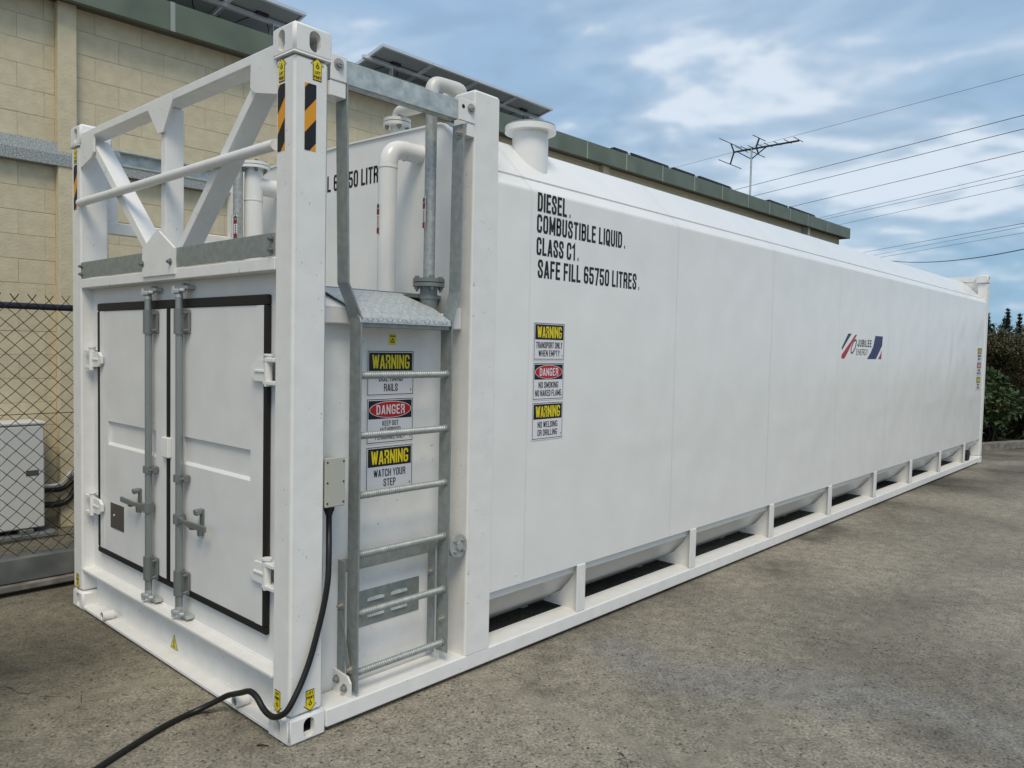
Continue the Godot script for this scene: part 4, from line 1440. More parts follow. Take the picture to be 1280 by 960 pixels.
# small arrow label running up a pipe
func pipe_label(parent: Node, o: Vector3, ex: Vector3, h: float):
	var Y := Vector3.UP
	var nz := ex.cross(Y).normalized()
	var w := 0.030
	var bk := MB.new()
	bk.box(o + ex * w * 0.5 + Y * h * 0.5 - nz * 0.001, Vector3(w, h, 0.002), 0.0, Basis(ex, Y, nz))
	var root := obj("flow_label", bk, M.sticker_white, parent)
	var r := MB.new()
	for seg in [[0.0, 0.19], [0.62, 0.80]]:
		r.box(o + ex * w * 0.5 + Y * h * (seg[0] + seg[1]) * 0.5 + nz * 0.0006, Vector3(w * 0.9, h * (seg[1] - seg[0]), 0.001), 0.0, Basis(ex, Y, nz))
	for k in 5:
		r.box(o + ex * w * 0.5 + Y * h * (0.24 + 0.075 * k) + nz * 0.0006, Vector3(w * 0.35, h * 0.045, 0.001), 0.0, Basis(ex, Y, nz))
	obj("flow_stripes", r, M.label_red, parent)
	var a := MB.new()
	for k in 2:
		stroke(a, PackedVector2Array([Vector2(0.004, h * (0.83 + 0.075 * k)), Vector2(w * 0.5, h * (0.895 + 0.075 * k)), Vector2(w - 0.004, h * (0.83 + 0.075 * k))]), false, 0.006, o + nz * 0.0012, ex, Y)
	obj("flow_arrows", a, M.ink, parent)

func part_node(called: String, at: Vector3) -> Node3D:
	var o := Node3D.new()
	o.name = numbered(called, tank)
	tank.add_child(o, true)
	o.position = at - tank.position
	return o

func build_pipes():
	var X := Vector3.RIGHT
	# near white pipe with its elbow into the end wall
	var p1 := part_node("filling_pipe", Vector3(-0.525, 1.9, -0.875))
	var mb := MB.new()
	mb.tube(rounded([Vector3(-0.518, 1.905, -0.875), Vector3(-0.518, 2.662, -0.875), Vector3(-0.515, 2.662, -1.10)], 0.105, 10), 0.049, 26)
	obj("pipe", mb, M.white, p1)
	var wd := MB.new()
	wd.ring(Vector3(-0.518, 2.552, -0.875), Vector3(-0.518, 2.560, -0.875), 0.052, 0.044, 26)
	obj("pipe_weld", wd, M.white, p1)
	wd = MB.new()
	wd.ring(Vector3(-0.519, 2.662, -0.985), Vector3(-0.518, 2.662, -0.992), 0.052, 0.044, 26)
	obj("pipe_weld", wd, M.white, p1)
	pipe_label(p1, Vector3(-0.5440, 2.214, -0.8285), Vector3(0.973, 0, 0.22).normalized(), 0.155)
	# galvanised vent riser with a flanged joint, looping over to the tank roof
	var p2 := part_node("vent_pipe", Vector3(-0.185, 1.9, -0.875))
	var v := MB.new()
	v.tube([Vector3(-0.185, 1.975, -0.875), Vector3(-0.185, 2.86, -0.875)], 0.028, 18)
	obj("riser", v, M.galv, p2)
	var el := MB.new()
	el.tube(rounded([Vector3(-0.185, 2.82, -0.875), Vector3(-0.185, 2.922, -0.875), Vector3(-0.170, 2.925, -1.075), Vector3(-0.330, 2.925, -1.115), Vector3(-0.815, 2.965, -1.180), Vector3(-0.830, 2.895, -1.185)], 0.062, 8), 0.034, 18)
	obj("vent_loop", el, M.galv_pale, p2)
	var vl := MB.new()
	vl.tube([Vector3(-0.185, 1.935, -0.875), Vector3(-0.185, 1.905, -0.875), Vector3(-0.185, 1.80, -0.875)], 0.043, 18)
	vl.cyl(Vector3(-0.185, 1.888, -0.875), Vector3(-0.185, 1.870, -0.875), 0.047, 0.047, 18)
	obj("check_valve", vl, M.cast_bracket, p2)
	flange_pair(p2, Vector3(-0.185, 1.950, -0.875), 0.078, "cast_bracket")
	flange_pair(p2, Vector3(-0.830, 2.905, -1.185), 0.078, "galv_pale")
	var nk := MB.new()
	nk.cyl(Vector3(-0.830, 2.74, -1.185), Vector3(-0.830, 2.890, -1.185), 0.036, 0.036, 18)
	obj("vent_neck", nk, M.galv_pale, p2)
	pipe_label(p2, Vector3(-0.205, 2.214, -0.8455), Vector3(0.95, 0, 0.3).normalized(), 0.150)
	# the far pair on the left
	var p3 := part_node("dip_pipe", Vector3(-1.893, 1.9, -0.89))
	var d := MB.new()
	d.cyl(Vector3(-1.893, 1.905, -0.89), Vector3(-1.893, 2.735, -0.89), 0.057, 0.057, 26)
	d.tube([Vector3(-1.893, 2.635, -0.89), Vector3(-1.893, 2.635, -1.10)], 0.056, 22)
	obj("pipe", d, M.white, p3)
	var dw := MB.new()
	dw.ring(Vector3(-1.893, 2.535, -0.89), Vector3(-1.893, 2.543, -0.89), 0.060, 0.052, 26)
	obj("pipe_weld", dw, M.white, p3)
	flange_pair(p3, Vector3(-1.893, 2.755, -0.89), 0.098, "white", 6)
	var p4 := part_node("vent_pipe", Vector3(-1.900, 1.9, -0.79))
	var r4 := MB.new()
	r4.cyl(Vector3(-1.905, 1.905, -0.79), Vector3(-1.905, 2.925, -0.79), 0.030, 0.030, 18)
	obj("riser", r4, M.galv, p4)
	var c4 := MB.new()
	c4.cyl(Vector3(-1.905, 2.925, -0.79), Vector3(-1.905, 2.965, -0.79), 0.042, 0.042, 8)
	obj("riser_cap", c4, M.cast_bracket, p4)
	pipe_label(p4, Vector3(-1.958, 2.298, -0.772), Vector3(0.9, 0, 0.4).normalized(), 0.14)
	pipe_label(p4, Vector3(-1.895, 2.290, -0.757), Vector3(0.9, 0, -0.2).normalized(), 0.14)
	# manhole on the roof slope
	var mh := part_node("manhole", Vector3(-0.255, 2.6, -1.685))
	var c := Vector3(-0.255, 0, -1.685)
	var nm := MB.new()
	nm.cyl(c + Vector3(0, 2.55, 0), c + Vector3(0, 2.862, 0), 0.103, 0.103, 40, false)
	obj("neck", nm, M.white, mh)
	var fm := MB.new()
	fm.cyl(c + Vector3(0, 2.858, 0), c + Vector3(0, 2.890, 0), 0.146, 0.146, 48)
	obj("rim", fm, M.white, mh)
	var lm := MB.new()
	lm.cyl(c + Vector3(0, 2.8905, 0), c + Vector3(0, 2.900, 0), 0.140, 0.140, 40)
	obj("cover", lm, M.galv_dark, mh)
	# walkway angle behind the manhole
	wp("roof_cleat", Vector3(-0.42, 2.80, -1.50), Vector3(-0.46, 2.845, -1.20), "galv_dark", 0.002)

func build_far_end():
	var z := -LEN
	wp("far_header", Vector3(-0.150, 2.800, z + 0.010), Vector3(-W + 0.150, 2.880, z + 0.110), "frame", 0.006)
	var mb := MB.new()
	mb.prism(PackedVector2Array([Vector2(-0.140, 2.56), Vector2(-0.140, 2.80), Vector2(-0.40, 2.80)]), Vector3(0, 0, z + 0.10), Vector3.RIGHT, Vector3.UP, Vector3(0, 0, -0.012))
	obj("far_gusset", mb, M.frame, tank)
	wp("far_sill", Vector3(-0.150, 0.02, z + 0.010), Vector3(-W + 0.150, 0.16, z + 0.110), "frame", 0.006)
	var plug := MB.new()
	plug.cyl(Vector3(-0.06, 0.175, -11.42), Vector3(-0.020, 0.175, -11.42), 0.085, 0.080, 18)
	obj("drain_cap", plug, M.rubber, tank)

# ------------------------------------------------------------------ the block building behind
const WX := -4.70
const Z_END := -18.75
const FALL := 0.008   # the roof edge rises a little towards the far end

func fall(z: float) -> float:
	return FALL * (-z - 1.5)

func build_building():
	var b := thing("block_building", "long tan painted concrete block building with green roof fascia behind the tank", "building", Vector3(-9.7, 0, -8.0))
	var X := Vector3.RIGHT
	var Y := Vector3.UP
	# solid core; the blocks stand proud of it, so the joints are real grooves
	var core := MB.new()
	core.bb(Vector3(WX - 0.0045, 0, 6.0), Vector3(WX - 0.20, 4.58, Z_END))
	core.bb(Vector3(-14.6, 0, 6.0), Vector3(-14.4, 4.52, Z_END))
	core.bb(Vector3(WX - 0.2, 0, Z_END), Vector3(-14.4, 4.52, Z_END + 0.2))
	core.bb(Vector3(WX - 0.2, 0, 6.0), Vector3(-14.4, 4.52, 5.8))
	var wall := obj("wall", core, M.mortar, b)
	var blocks := {}
	for kind in 2:
		for hand in 3:
			var rg := RandomNumberGenerator.new()
			rg.seed = 100 + kind * 7 + hand
			var mb := MB.new()
			var w := 0.399 if kind == 0 else 0.199
			mb.box(Vector3(0, 0, 0), Vector3(0.05, 0.1975, w), 0.0022, Basis(Y, rg.randf_range(-0.002, 0.002)) * Basis(Vector3.BACK, rg.randf_range(-0.004, 0.004)))
			blocks["%d%d" % [kind, hand]] = mb.mesh()
	var rng := RandomNumberGenerator.new()
	rng.seed = 7
	var rest := MB.new()
	var pil := [[-0.62, -0.77], [-8.38, -8.56], [-16.35, -16.55]]
	for row in 23:
		var y := 0.09 + 0.2 * row + 0.1
		if row == 15:
			continue   # the exposed-aggregate band
		if y > 4.49 and not (row == 22):
			continue
		var off := 0.0 if row % 2 == 1 else 0.2
		# joints of this row lie at z = -0.94 - 0.4 k (- 0.2 every second row)
		for k in range(-12, 46):
			var z0 := -0.94 - 0.4 * k - off
			var z1 := z0 - 0.4
			if z1 < Z_END - 0.01:
				continue
			if row == 22 and z0 > -7.0:
				continue
			var near := z1 > -1.1 or (z1 > -2.9 and y > 2.0) or (z1 > -6.1 and y > 3.4) or (y > 4.05)
			if z0 > 0.75:
				near = false
			var kind := 0
			var spans := [[z0, z1]]
			for p in pil:
				var cut := []
				for s in spans:
					if s[1] >= p[0] or s[0] <= p[1]:
						cut.append(s)
					else:
						if s[0] > p[0] + 0.02:
							cut.append([s[0], p[0]])
						if s[1] < p[1] - 0.02:
							cut.append([p[1], s[1]])
				spans = cut
			for s in spans:
				var len2: float = s[0] - s[1]
				var jx := rng.randf_range(-0.0012, 0.0012)
				var at := Vector3(WX - 0.025 + jx, y, (s[0] + s[1]) * 0.5)
				if near:
					var o := put("block", blocks["%d%d" % [0 if len2 > 0.3 else 1, rng.randi() % 3]], M["block_%d" % (rng.randi() % 4)], wall, at)
					var full := 0.40 if len2 > 0.3 else 0.20
					o.scale = Vector3(1, 1, len2 / full)
				else:
					rest.box(at, Vector3(0.05, 0.1975, len2 - 0.001), 0.0022)
	var ro := obj("block_courses", rest, M.block_1, wall)
	ro.set_meta("kind", "stuff")
	for p in pil:
		var mb := MB.new()
		var zz: float = p[0]
		mb.bb(Vector3(WX + 0.075, 0, zz), Vector3(WX - 0.013, 4.472 + fall(zz), p[1]), 0.006)
		obj("pilaster", mb, M.block_2 if zz > -10.0 else M.downpipe, b)
	# exposed-aggregate band, cast in lengths, with a sloping upper face
	var zb := 2.2
	var lens := [1.75, 2.45, 2.4, 2.5, 2.4, 2.45, 2.4, 2.5, 2.4]
	for i in lens.size():
		var z0 := zb
		var z1: float = maxf(zb - lens[i], Z_END)
		zb = z1
		var mb := MB.new()
		mb.prism(PackedVector2Array([Vector2(-0.01, 3.092), Vector2(0.085, 3.092), Vector2(0.085, 3.185), Vector2(0.050, 3.290), Vector2(-0.01, 3.290)]), Vector3(WX, 0, z0 - 0.003), X, Y, Vector3(0, 0, z1 - z0 + 0.006))
		obj("band_slab", mb, M.speckled, b)
	# eaves: soffit, roof and the fascia made of separate folded panels
	var xf := -4.50
	var so := MB.new()
	so.box(Vector3((WX + xf) * 0.5 - 0.006, 4.478 + fall(-6.37), -6.37), Vector3(0.188, 0.012, 25.1), 0.0, Basis(X, FALL))
	obj("soffit", so, M.soffit, b)
	var rf := MB.new()
	rf.box(Vector3(-9.72, 4.665 + fall(-6.37), -6.37), Vector3(10.37, 0.050, 25.1), 0.0, Basis(X, FALL))
	obj("roof", rf, M.roof_sheet, b)
	var js := [6.2, 4.0, 1.2, -1.534, -4.66, -7.79, -8.83, -9.92, -11.0, -12.06, -13.15, -14.15, -15.2, -16.2, -17.4, -18.95]
	for i in js.size() - 1:
		var mb := MB.new()
		var z0: float = js[i] - 0.003
		var z1: float = js[i + 1] + 0.003
		var zm := (z0 + z1) * 0.5
		var tl := Basis(X, FALL)
		var fy := fall(zm)
		mb.box(Vector3(xf - 0.006, 4.582 + fy, zm), Vector3(0.012, 0.258, z0 - z1), 0.003, tl)
		mb.box(Vector3(xf - 0.036, 4.458 + fy, zm), Vector3(0.047, 0.010, z0 - z1), 0.002, tl)
		mb.box(Vector3(xf - 0.051, 4.706 + fy, zm), Vector3(0.077, 0.010, z0 - z1), 0.002, tl)
		obj("fascia_panel", mb, M.green_fascia, b)
		if i > 0 and absf(js[i] + 4.66) > 0.1:
			var sm := MB.new()
			var hw := 0.022 if js[i] > -2.0 else 0.014
			sm.box(Vector3(xf + 0.003, 4.582 + fall(js[i]), js[i]), Vector3(0.005, 0.262, hw * 2.0), 0.001, Basis(X, FALL))
			obj("joint_strip", sm, M.fascia_strip, b)
	var ef := MB.new()
	ef.bb(Vector3(xf - 0.013, 4.455 + fall(-18.9), -18.938), Vector3(-14.9, 4.709 + fall(-18.9), -18.950), 0.003)
	obj("end_fascia", ef, M.green_fascia, b)
	var dpm := MB.new()
	dpm.bb(Vector3(WX + 0.076, 0.05, -16.40), Vector3(WX + 0.14, 4.58, -16.50), 0.01)
	obj("downpipe", dpm, M.downpipe, b)

# a row of solar panels on a light frame, high edge over the eaves; local z runs along the row
func solar_array(at: Vector3, label: String) -> Node3D:
	var root := thing("solar_array", label, "solar panels", at, "tilted solar panel rows above the eaves")
	var tilt := 0.205
	var d := Vector3(-cos(tilt), -sin(tilt), 0)
	var up := Vector3(-sin(tilt), cos(tilt), 0)
	var bs := Basis(d, up, d.cross(up))
	var rng := RandomNumberGenerator.new()
	rng.seed = 5
	for i in 4:
		var zc := -0.395 - 0.79 * i
		var c := at + d * 0.79 + Vector3(0, 0, zc)
		var mb := MB.new()
		mb.box(c, Vector3(1.50, 0.006, 0.71), 0.0, bs)
		var panel := obj("solar_panel", mb, M.solar_back, root)
		var gl := MB.new()
		gl.box(c + up * 0.012, Vector3(1.52, 0.006, 0.735), 0.0, bs)
		obj("glass_face", gl, M.solar_face, panel)
		var fr := MB.new()
		for s in [-1.0, 1.0]:
			fr.box(c + d * s * 0.772, Vector3(0.034, 0.042, 0.778), 0.003, bs)
			fr.box(c + Vector3(0, 0, s * 0.374), Vector3(1.508, 0.042, 0.030), 0.003, bs)
		obj("panel_frame", fr, M.alu, panel)
		var jb := MB.new()
		jb.box(c - d * 0.52 - up * 0.018, Vector3(0.09, 0.028, 0.14), 0.006, bs)
		obj("panel_junction_box", jb, M.black_plastic, panel)
		var lead := MB.new()
		for s in [-1.0, 1.0]:
			var pts := [c - d * 0.50 - up * 0.03 + Vector3(0, 0, s * 0.06), c - d * 0.36 - up * 0.06 + Vector3(0, 0, s * rng.randf_range(0.1, 0.2)), c - d * 0.18 - up * rng.randf_range(0.07, 0.13) + Vector3(0, 0, s * 0.30), c - d * rng.randf_range(0.15, 0.32) - up * 0.05 + Vector3(0, 0, s * 0.42)]
			lead.tube(spline(pts, 5), 0.006, 6)
		obj("panel_lead", lead, M.black_plastic, panel)
	for s in [0.28, 1.28]:
		var rail := MB.new()
		var c: Vector3 = at + d * s - up * 0.045 + Vector3(0, 0, -1.58)
		rail.box(c, Vector3(0.045, 0.045, 3.34), 0.004, bs)
		obj("mount_rail", rail, M.alu, root)
		for z in [-0.35, -2.90]:
			var leg := MB.new()
			var t: Vector3 = at + d * s - up * 0.06 + Vector3(0, 0, z)
			leg.bar(Vector3(t.x, 4.690, t.z), t, Vector3.RIGHT, 0.040, 0.006, 0.001)
			leg.bar(Vector3(t.x - 0.16, 4.690, t.z + 0.006), t + d * 0.02, Vector3.RIGHT, 0.034, 0.005, 0.001)
			obj("mount_leg", leg, M.alu, root)
	return root

func build_roof_things():
	solar_array(Vector3(-4.75, 5.180, 0.06), "tilted solar panel row above the eaves, behind the near corner post")
	solar_array(Vector3(-4.75, 5.160, -4.12), "tilted solar panel row above the eaves, behind the second post and pipes")
	# flat-lying panels of which only the front edges show over the fascia
	var runs := [[-8.62, -9.02, "short dark panel edge lying flat on the roof, nearest of the row"], [-9.10, -10.28, "dark solar panel lying flat on the roof, second of the row from the manhole"], [-10.44, -11.20, "dark solar panel lying flat on the roof, third of the row from the manhole"], [-11.36, -12.60, "dark solar panel lying flat on the roof, last before the antenna"], [-14.35, -15.30, "dark solar panel lying flat on the roof just beyond the antenna"], [-15.40, -16.85, "dark solar panel lying flat nearest the far end of the roof"]]
	for r in runs:
		var zc: float = (r[0] + r[1]) * 0.5
		var t := thing("flat_solar_panel", r[2], "solar panel", Vector3(-5.0, 4.75, zc), "solar panels lying flat on the roof")
		var mb := MB.new()
		var tl := Basis(Vector3.BACK, 0.05)
		var lift := fall(zc) - fall(-9.0)
		mb.box(Vector3(-5.35, 4.800 + lift, zc), Vector3(1.50, 0.040, r[0] - r[1] - 0.02), 0.003, tl)
		obj("panel_frame", mb, M.black_plastic, t)
		var gl := MB.new()
		gl.box(Vector3(-5.35, 4.822 + lift, zc), Vector3(1.44, 0.004, r[0] - r[1] - 0.08), 0.0, tl)
		obj("glass_face", gl, M.solar_face, t)
		var rl := MB.new()
		for s in [-0.3, 0.3]:
			rl.bb(Vector3(-4.58, 4.72, zc + s * (r[0] - r[1]) - 0.02), Vector3(-6.1, 4.772 + lift, zc + s * (r[0] - r[1]) + 0.02), 0.003)
		rl.bb(Vector3(-4.60, 4.772 + lift, r[1] - 0.01), Vector3(-4.66, 4.846 + lift, r[1] - 0.07), 0.004)
		obj("mount_rail", rl, M.alu, t)
	# television aerial
	var base := Vector3(-4.85, 4.75, -13.95)
	var an := thing("television_aerial", "black television aerial on a thin grey mast at the roof edge", "antenna", base)
	var top := base + Vector3(0, 1.20, 0)
	var mast := MB.new()
	mast.cyl(base, top, 0.020, 0.020, 12)
	mast.bb(base + Vector3(-0.06, 0.0, -0.06), base + Vector3(0.06, 0.02, 0.06), 0.003)
	mast.bar(base + Vector3(-0.16, 0.01, 0.02), base + Vector3(0, 0.22, 0), Vector3.BACK, 0.02, 0.006)
	obj("mast", mast, M.galv_bright, an)
	var bx := Vector3(1.0, 0.012, 0.0).normalized()   # along the boom
	var el := Vector3(0.0, 0.0, 1.0)    # elements lie across it
	var bm := MB.new()
	var a0 := top - bx * 0.42 - Vector3(0, 0.03, 0)
	bm.bar(a0, top + bx * 1.02 - Vector3(0, 0.03, 0), Vector3.UP, 0.034, 0.028, 0.004)
	for s in [-1.0, 1.0]:
		bm.bar(top - Vector3(0, 0.24, 0), top + bx * 0.30 * s - Vector3(0, 0.05, 0), el, 0.018, 0.018)
	obj("boom", bm, M.antenna_black, an)
	for e in [[-0.22, 0.30], [-0.12, 0.26], [0.02, 0.22], [0.22, 0.22], [0.36, 0.20], [0.56, 0.19], [0.78, 0.19], [1.0, 0.24]]:
		var c: Vector3 = top + bx * e[0] - Vector3(0, 0.005, 0)
		var ems := MB.new()
		ems.cyl(c - el * e[1], c + el * e[1], 0.007, 0.007, 6)
		obj("element", ems, M.antenna_black, an)
	for s in [-1.0, 1.0]:
		var rf := MB.new()
		var f := a0 + bx * 0.02
		var tip := f - bx * 0.08 + Vector3(0, (0.20 if s > 0 else 0.25) * s, 0)
		rf.bar(f, tip, el, 0.034, 0.024, 0.004)
		for k in [0.98]:
			var c := f.lerp(tip, k)
			rf.cyl(c - el * 0.52, c + el * 0.52, 0.008, 0.008, 6)
		obj("reflector", rf, M.antenna_black, an)
	for s in [-1.0, 1.0]:
		var rf := MB.new()
		var f := top + bx * 0.10
		var tip := f + bx * 0.06 + Vector3(0, 0.17 * s, 0)
		rf.bar(f, tip, el, 0.038, 0.024, 0.004)
		rf.cyl(tip - el * 0.30, tip + el * 0.30, 0.008, 0.008, 6)
		obj("folded_dipole", rf, M.antenna_black, an)

# ------------------------------------------------------------------ fence, plinth and the air conditioner
func build_fence():
	var X := Vector3.RIGHT
	var fx := -2.905
	var pl := MB.new()
	pl.bb(Vector3(fx + 0.035, 0.075, 3.2), Vector3(fx - 0.10, 0.237, -13.0), 0.012)
	var plo := obj("fence_plinth", pl, M.plinth)
	tag(plo, "low dark grey concrete plinth under the chain-link fence", "plinth")
	var ft := MB.new()
	ft.bb(Vector3(fx + 0.060, 0.028, 3.2), Vector3(fx - 0.12, 0.0745, -13.0), 0.012)
	var fto := obj("footing", ft, M.kerb_concrete, plo)
	var f := thing("chain_link_fence", "black chain-link fence with a navy top rail on a low plinth", "fence", Vector3(fx, 0.237, -5))
	var wire := MB.new()
	var p := 0.096
	var pz := 0.049
	var z_first := 2.6
	var n := 100
	var y0 := 0.245
	var rows := 17
	for i in n:
		var zc := z_first - pz * i
		var pts := []
		for j in rows * 2 + 1:
			var s := 1.0 if (j + i) % 2 == 0 else -1.0
			# neighbours hook round one another at each crossing
			var dz := s * pz * 0.5
			pts.append(Vector3(fx + (0.004 if j % 2 == 0 else -0.004), y0 + p * 0.5 * j + 0.003 * sin(i * 1.7 + j * 0.4), zc + dz))
		for j in pts.size() - 1:
			wire.cyl(pts[j], pts[j + 1], 0.0023, 0.0023, 5, false)
		# twisted barbs above the rail
		var tp: Vector3 = pts[pts.size() - 1]
		wire.cyl(tp, tp + Vector3(0.0, 0.035, 0.026), 0.0022, 0.002, 5, false)
		wire.cyl(tp, tp + Vector3(0.004, 0.035, -0.022), 0.0022, 0.002, 5, false)
	var wo := obj("wire_mesh", wire, M.fence_wire, f)
	wo.set_meta("kind", "stuff")
	var tw := MB.new()
	for y in [0.335, 1.150]:
		tw.cyl(Vector3(fx + 0.006, y, 3.0), Vector3(fx + 0.006, y, -3.0), 0.0026, 0.0026, 6)
	obj("tension_wire", tw, M.fence_wire, f)
	var rl := MB.new()
	rl.cyl(Vector3(fx - 0.024, 1.838, 3.0), Vector3(fx - 0.024, 1.838, -12.8), 0.021, 0.021, 14)
	obj("top_rail", rl, M.fence_rail, f)
	for z in [1.9, -1.1, -4.1, -7.1, -10.1, -12.8]:
		var po := MB.new()
		po.cyl(Vector3(fx - 0.045, 0.236, z), Vector3(fx - 0.045, 1.86, z), 0.024, 0.024, 14)
		obj("fence_post", po, M.fence_rail, f)

func build_air_conditioner():
	var ac := thing("air_conditioner", "white outdoor air conditioner unit behind the chain-link fence", "air conditioner", Vector3(-4.55, 0.06, 0.05))
	var x0 := -4.415
	var x1 := -4.680
	wp("casing", Vector3(x0, 0.075, 0.62), Vector3(x1, 0.925, -0.440), "ac_white", 0.012, ac)
	wp("lid", Vector3(x0 + 0.008, 0.926, 0.63), Vector3(x1 - 0.004, 0.950, -0.450), "ac_white", 0.008, ac)
	wp("side_panel", Vector3(x0 + 0.004, 0.085, -0.130), Vector3(x0 - 0.02, 0.915, -0.432), "ac_white", 0.004, ac)
	wp("grip", Vector3(x0 + 0.0055, 0.508, -0.300), Vector3(x0 - 0.01, 0.556, -0.395), "ac_grille", 0.002, ac)
	var fan := MB.new()
	for k in 9:
		fan.ring(Vector3(x0 + 0.001, 0.50, 0.27), Vector3(x0 + 0.010, 0.50, 0.27), 0.045 + 0.032 * k, 0.040 + 0.032 * k, 36)
	for k in 8:
		var a := TAU * k / 8
		fan.bar(Vector3(x0 + 0.004, 0.50, 0.27), Vector3(x0 + 0.004, 0.50 + sin(a) * 0.30, 0.27 + cos(a) * 0.30), Vector3.RIGHT, 0.004, 0.005)
	obj("fan_guard", fan, M.ac_grille, ac)
	for z in [0.45, -0.30]:
		wp("foot", Vector3(x0 + 0.03, 0.040, z + 0.05), Vector3(x1 - 0.01, 0.075, z - 0.05), "cast_bracket", 0.005, ac)
	var bk := MB.new()
	bk.bb(Vector3(-4.36, 0.0, 0.75), Vector3(-4.695, 0.040, -0.52), 0.01)
	var bo := obj("plinth_slab", bk, M.plinth, ac)
	# lagged pipes running from the unit along the wall
	var li := MB.new()
	li.tube(spline([Vector3(-4.58, 0.36, -0.43), Vector3(-4.58, 0.345, -0.53), Vector3(-4.60, 0.35, -0.64), Vector3(-4.60, 0.43, -0.73), Vector3(-4.61, 0.50, -0.79), Vector3(-4.62, 0.52, -1.2)], 6), 0.021, 10)
	li.tube(spline([Vector3(-4.60, 0.24, -0.43), Vector3(-4.60, 0.215, -0.55), Vector3(-4.60, 0.24, -0.67), Vector3(-4.61, 0.36, -0.75), Vector3(-4.63, 0.46, -0.80), Vector3(-4.65, 0.48, -1.2)], 6), 0.026, 10)
	obj("lagged_pipe", li, M.black_plastic, ac)
	var wh := MB.new()
	wh.tube(spline([Vector3(-4.55, 0.40, -0.43), Vector3(-4.54, 0.392, -0.53), Vector3(-4.56, 0.40, -0.60), Vector3(-4.60, 0.46, -0.68), Vector3(-4.66, 0.475, -0.72)], 6), 0.013, 10)
	obj("white_pipe", wh, M.ac_white, ac)

# ------------------------------------------------------------------ leaves
# one leaf: a bent, pointed blade of two quads
func leaf(mb: MB, at: Vector3, d: Vector3, up: Vector3, l: float, w: float):
	var s := d.cross(up).normalized()
	var n := s.cross(d).normalized()
	var m := at + d * l * 0.5 + n * l * 0.10
	var t := at + d * l
	mb.t3(at, m - s * w, m + s * w, n, n, n)
	mb.t3(t, m - s * w, m + s * w, n, n, n)

func crown(mb: MB, rng: RandomNumberGenerator, c: Vector3, r: Vector3, count: int, l: float, w: float, tones: Array, shell := 0.55, droop := 0.2):
	mb.colored = true
	for i in count:
		var d := Vector3(rng.randfn(), rng.randfn(), rng.randfn()).normalized()
		var k := lerpf(shell, 1.0, sqrt(rng.randf()))
		var at := c + d * r * k
		var out := (d + Vector3(rng.randf_range(-0.8, 0.8), rng.randf_range(-0.5, 0.9) - droop, rng.randf_range(-0.8, 0.8))).normalized()
		var t: Color = tones[rng.randi() % tones.size()]
		var b := rng.randf_range(0.75, 1.25)
		mb.col = Color(t.r * b, t.g * b, t.b * b)
		leaf(mb, at, out, Vector3(rng.randf_range(-0.6, 0.6), 1, rng.randf_range(-0.6, 0.6)).normalized(), l * rng.randf_range(0.7, 1.2), w * rng.randf_range(0.8, 1.2))

func shrub(called: String, label: String, at: Vector3, size: Vector3, tones: Array, seed_value: int, leaf_l: float, leaf_w: float, pads: int, per_pad: int, group: String, layered: bool):
	var rng := RandomNumberGenerator.new()
	rng.seed = seed_value
	var root := thing(called, label, "shrub", at, group)
	var stems := MB.new()
	var mb := MB.new()
	for i in pads:
		var t := rng.randf()
		var a := rng.randf() * TAU
		var hh := lerpf(0.10, 0.95, float(i) / pads + rng.randf() * 0.05)
		var spread := sqrt(maxf(0.05, 1.0 - pow(hh * 2.0 - 0.9, 2.0) * 0.75))
		var k := sqrt(rng.randf()) * 0.85
		var c := at + Vector3(cos(a) * size.x * 0.5 * spread * k, size.y * hh, sin(a) * size.z * 0.5 * spread * k)
		var pr := Vector3(0.40, 0.11 if layered else 0.26, 0.40) * rng.randf_range(0.75, 1.25) * minf(size.x, size.z) * (0.55 if layered else 0.62)
		crown(mb, rng, c, pr, per_pad, leaf_l, leaf_w, tones, 0.35, 0.1)
		if i % 2 == 0:
			var base := at + Vector3(rng.randf_range(-0.2, 0.2), -0.05, rng.randf_range(-0.2, 0.2))
			stems.tube(spline([base, base.lerp(c, 0.5) + Vector3(rng.randf_range(-0.1, 0.1), 0.1, rng.randf_range(-0.1, 0.1)), c], 3), 0.022, 6, 0.006)
	obj("branches", stems, M.bark, root)
	obj("foliage", mb, M.leaf, root)

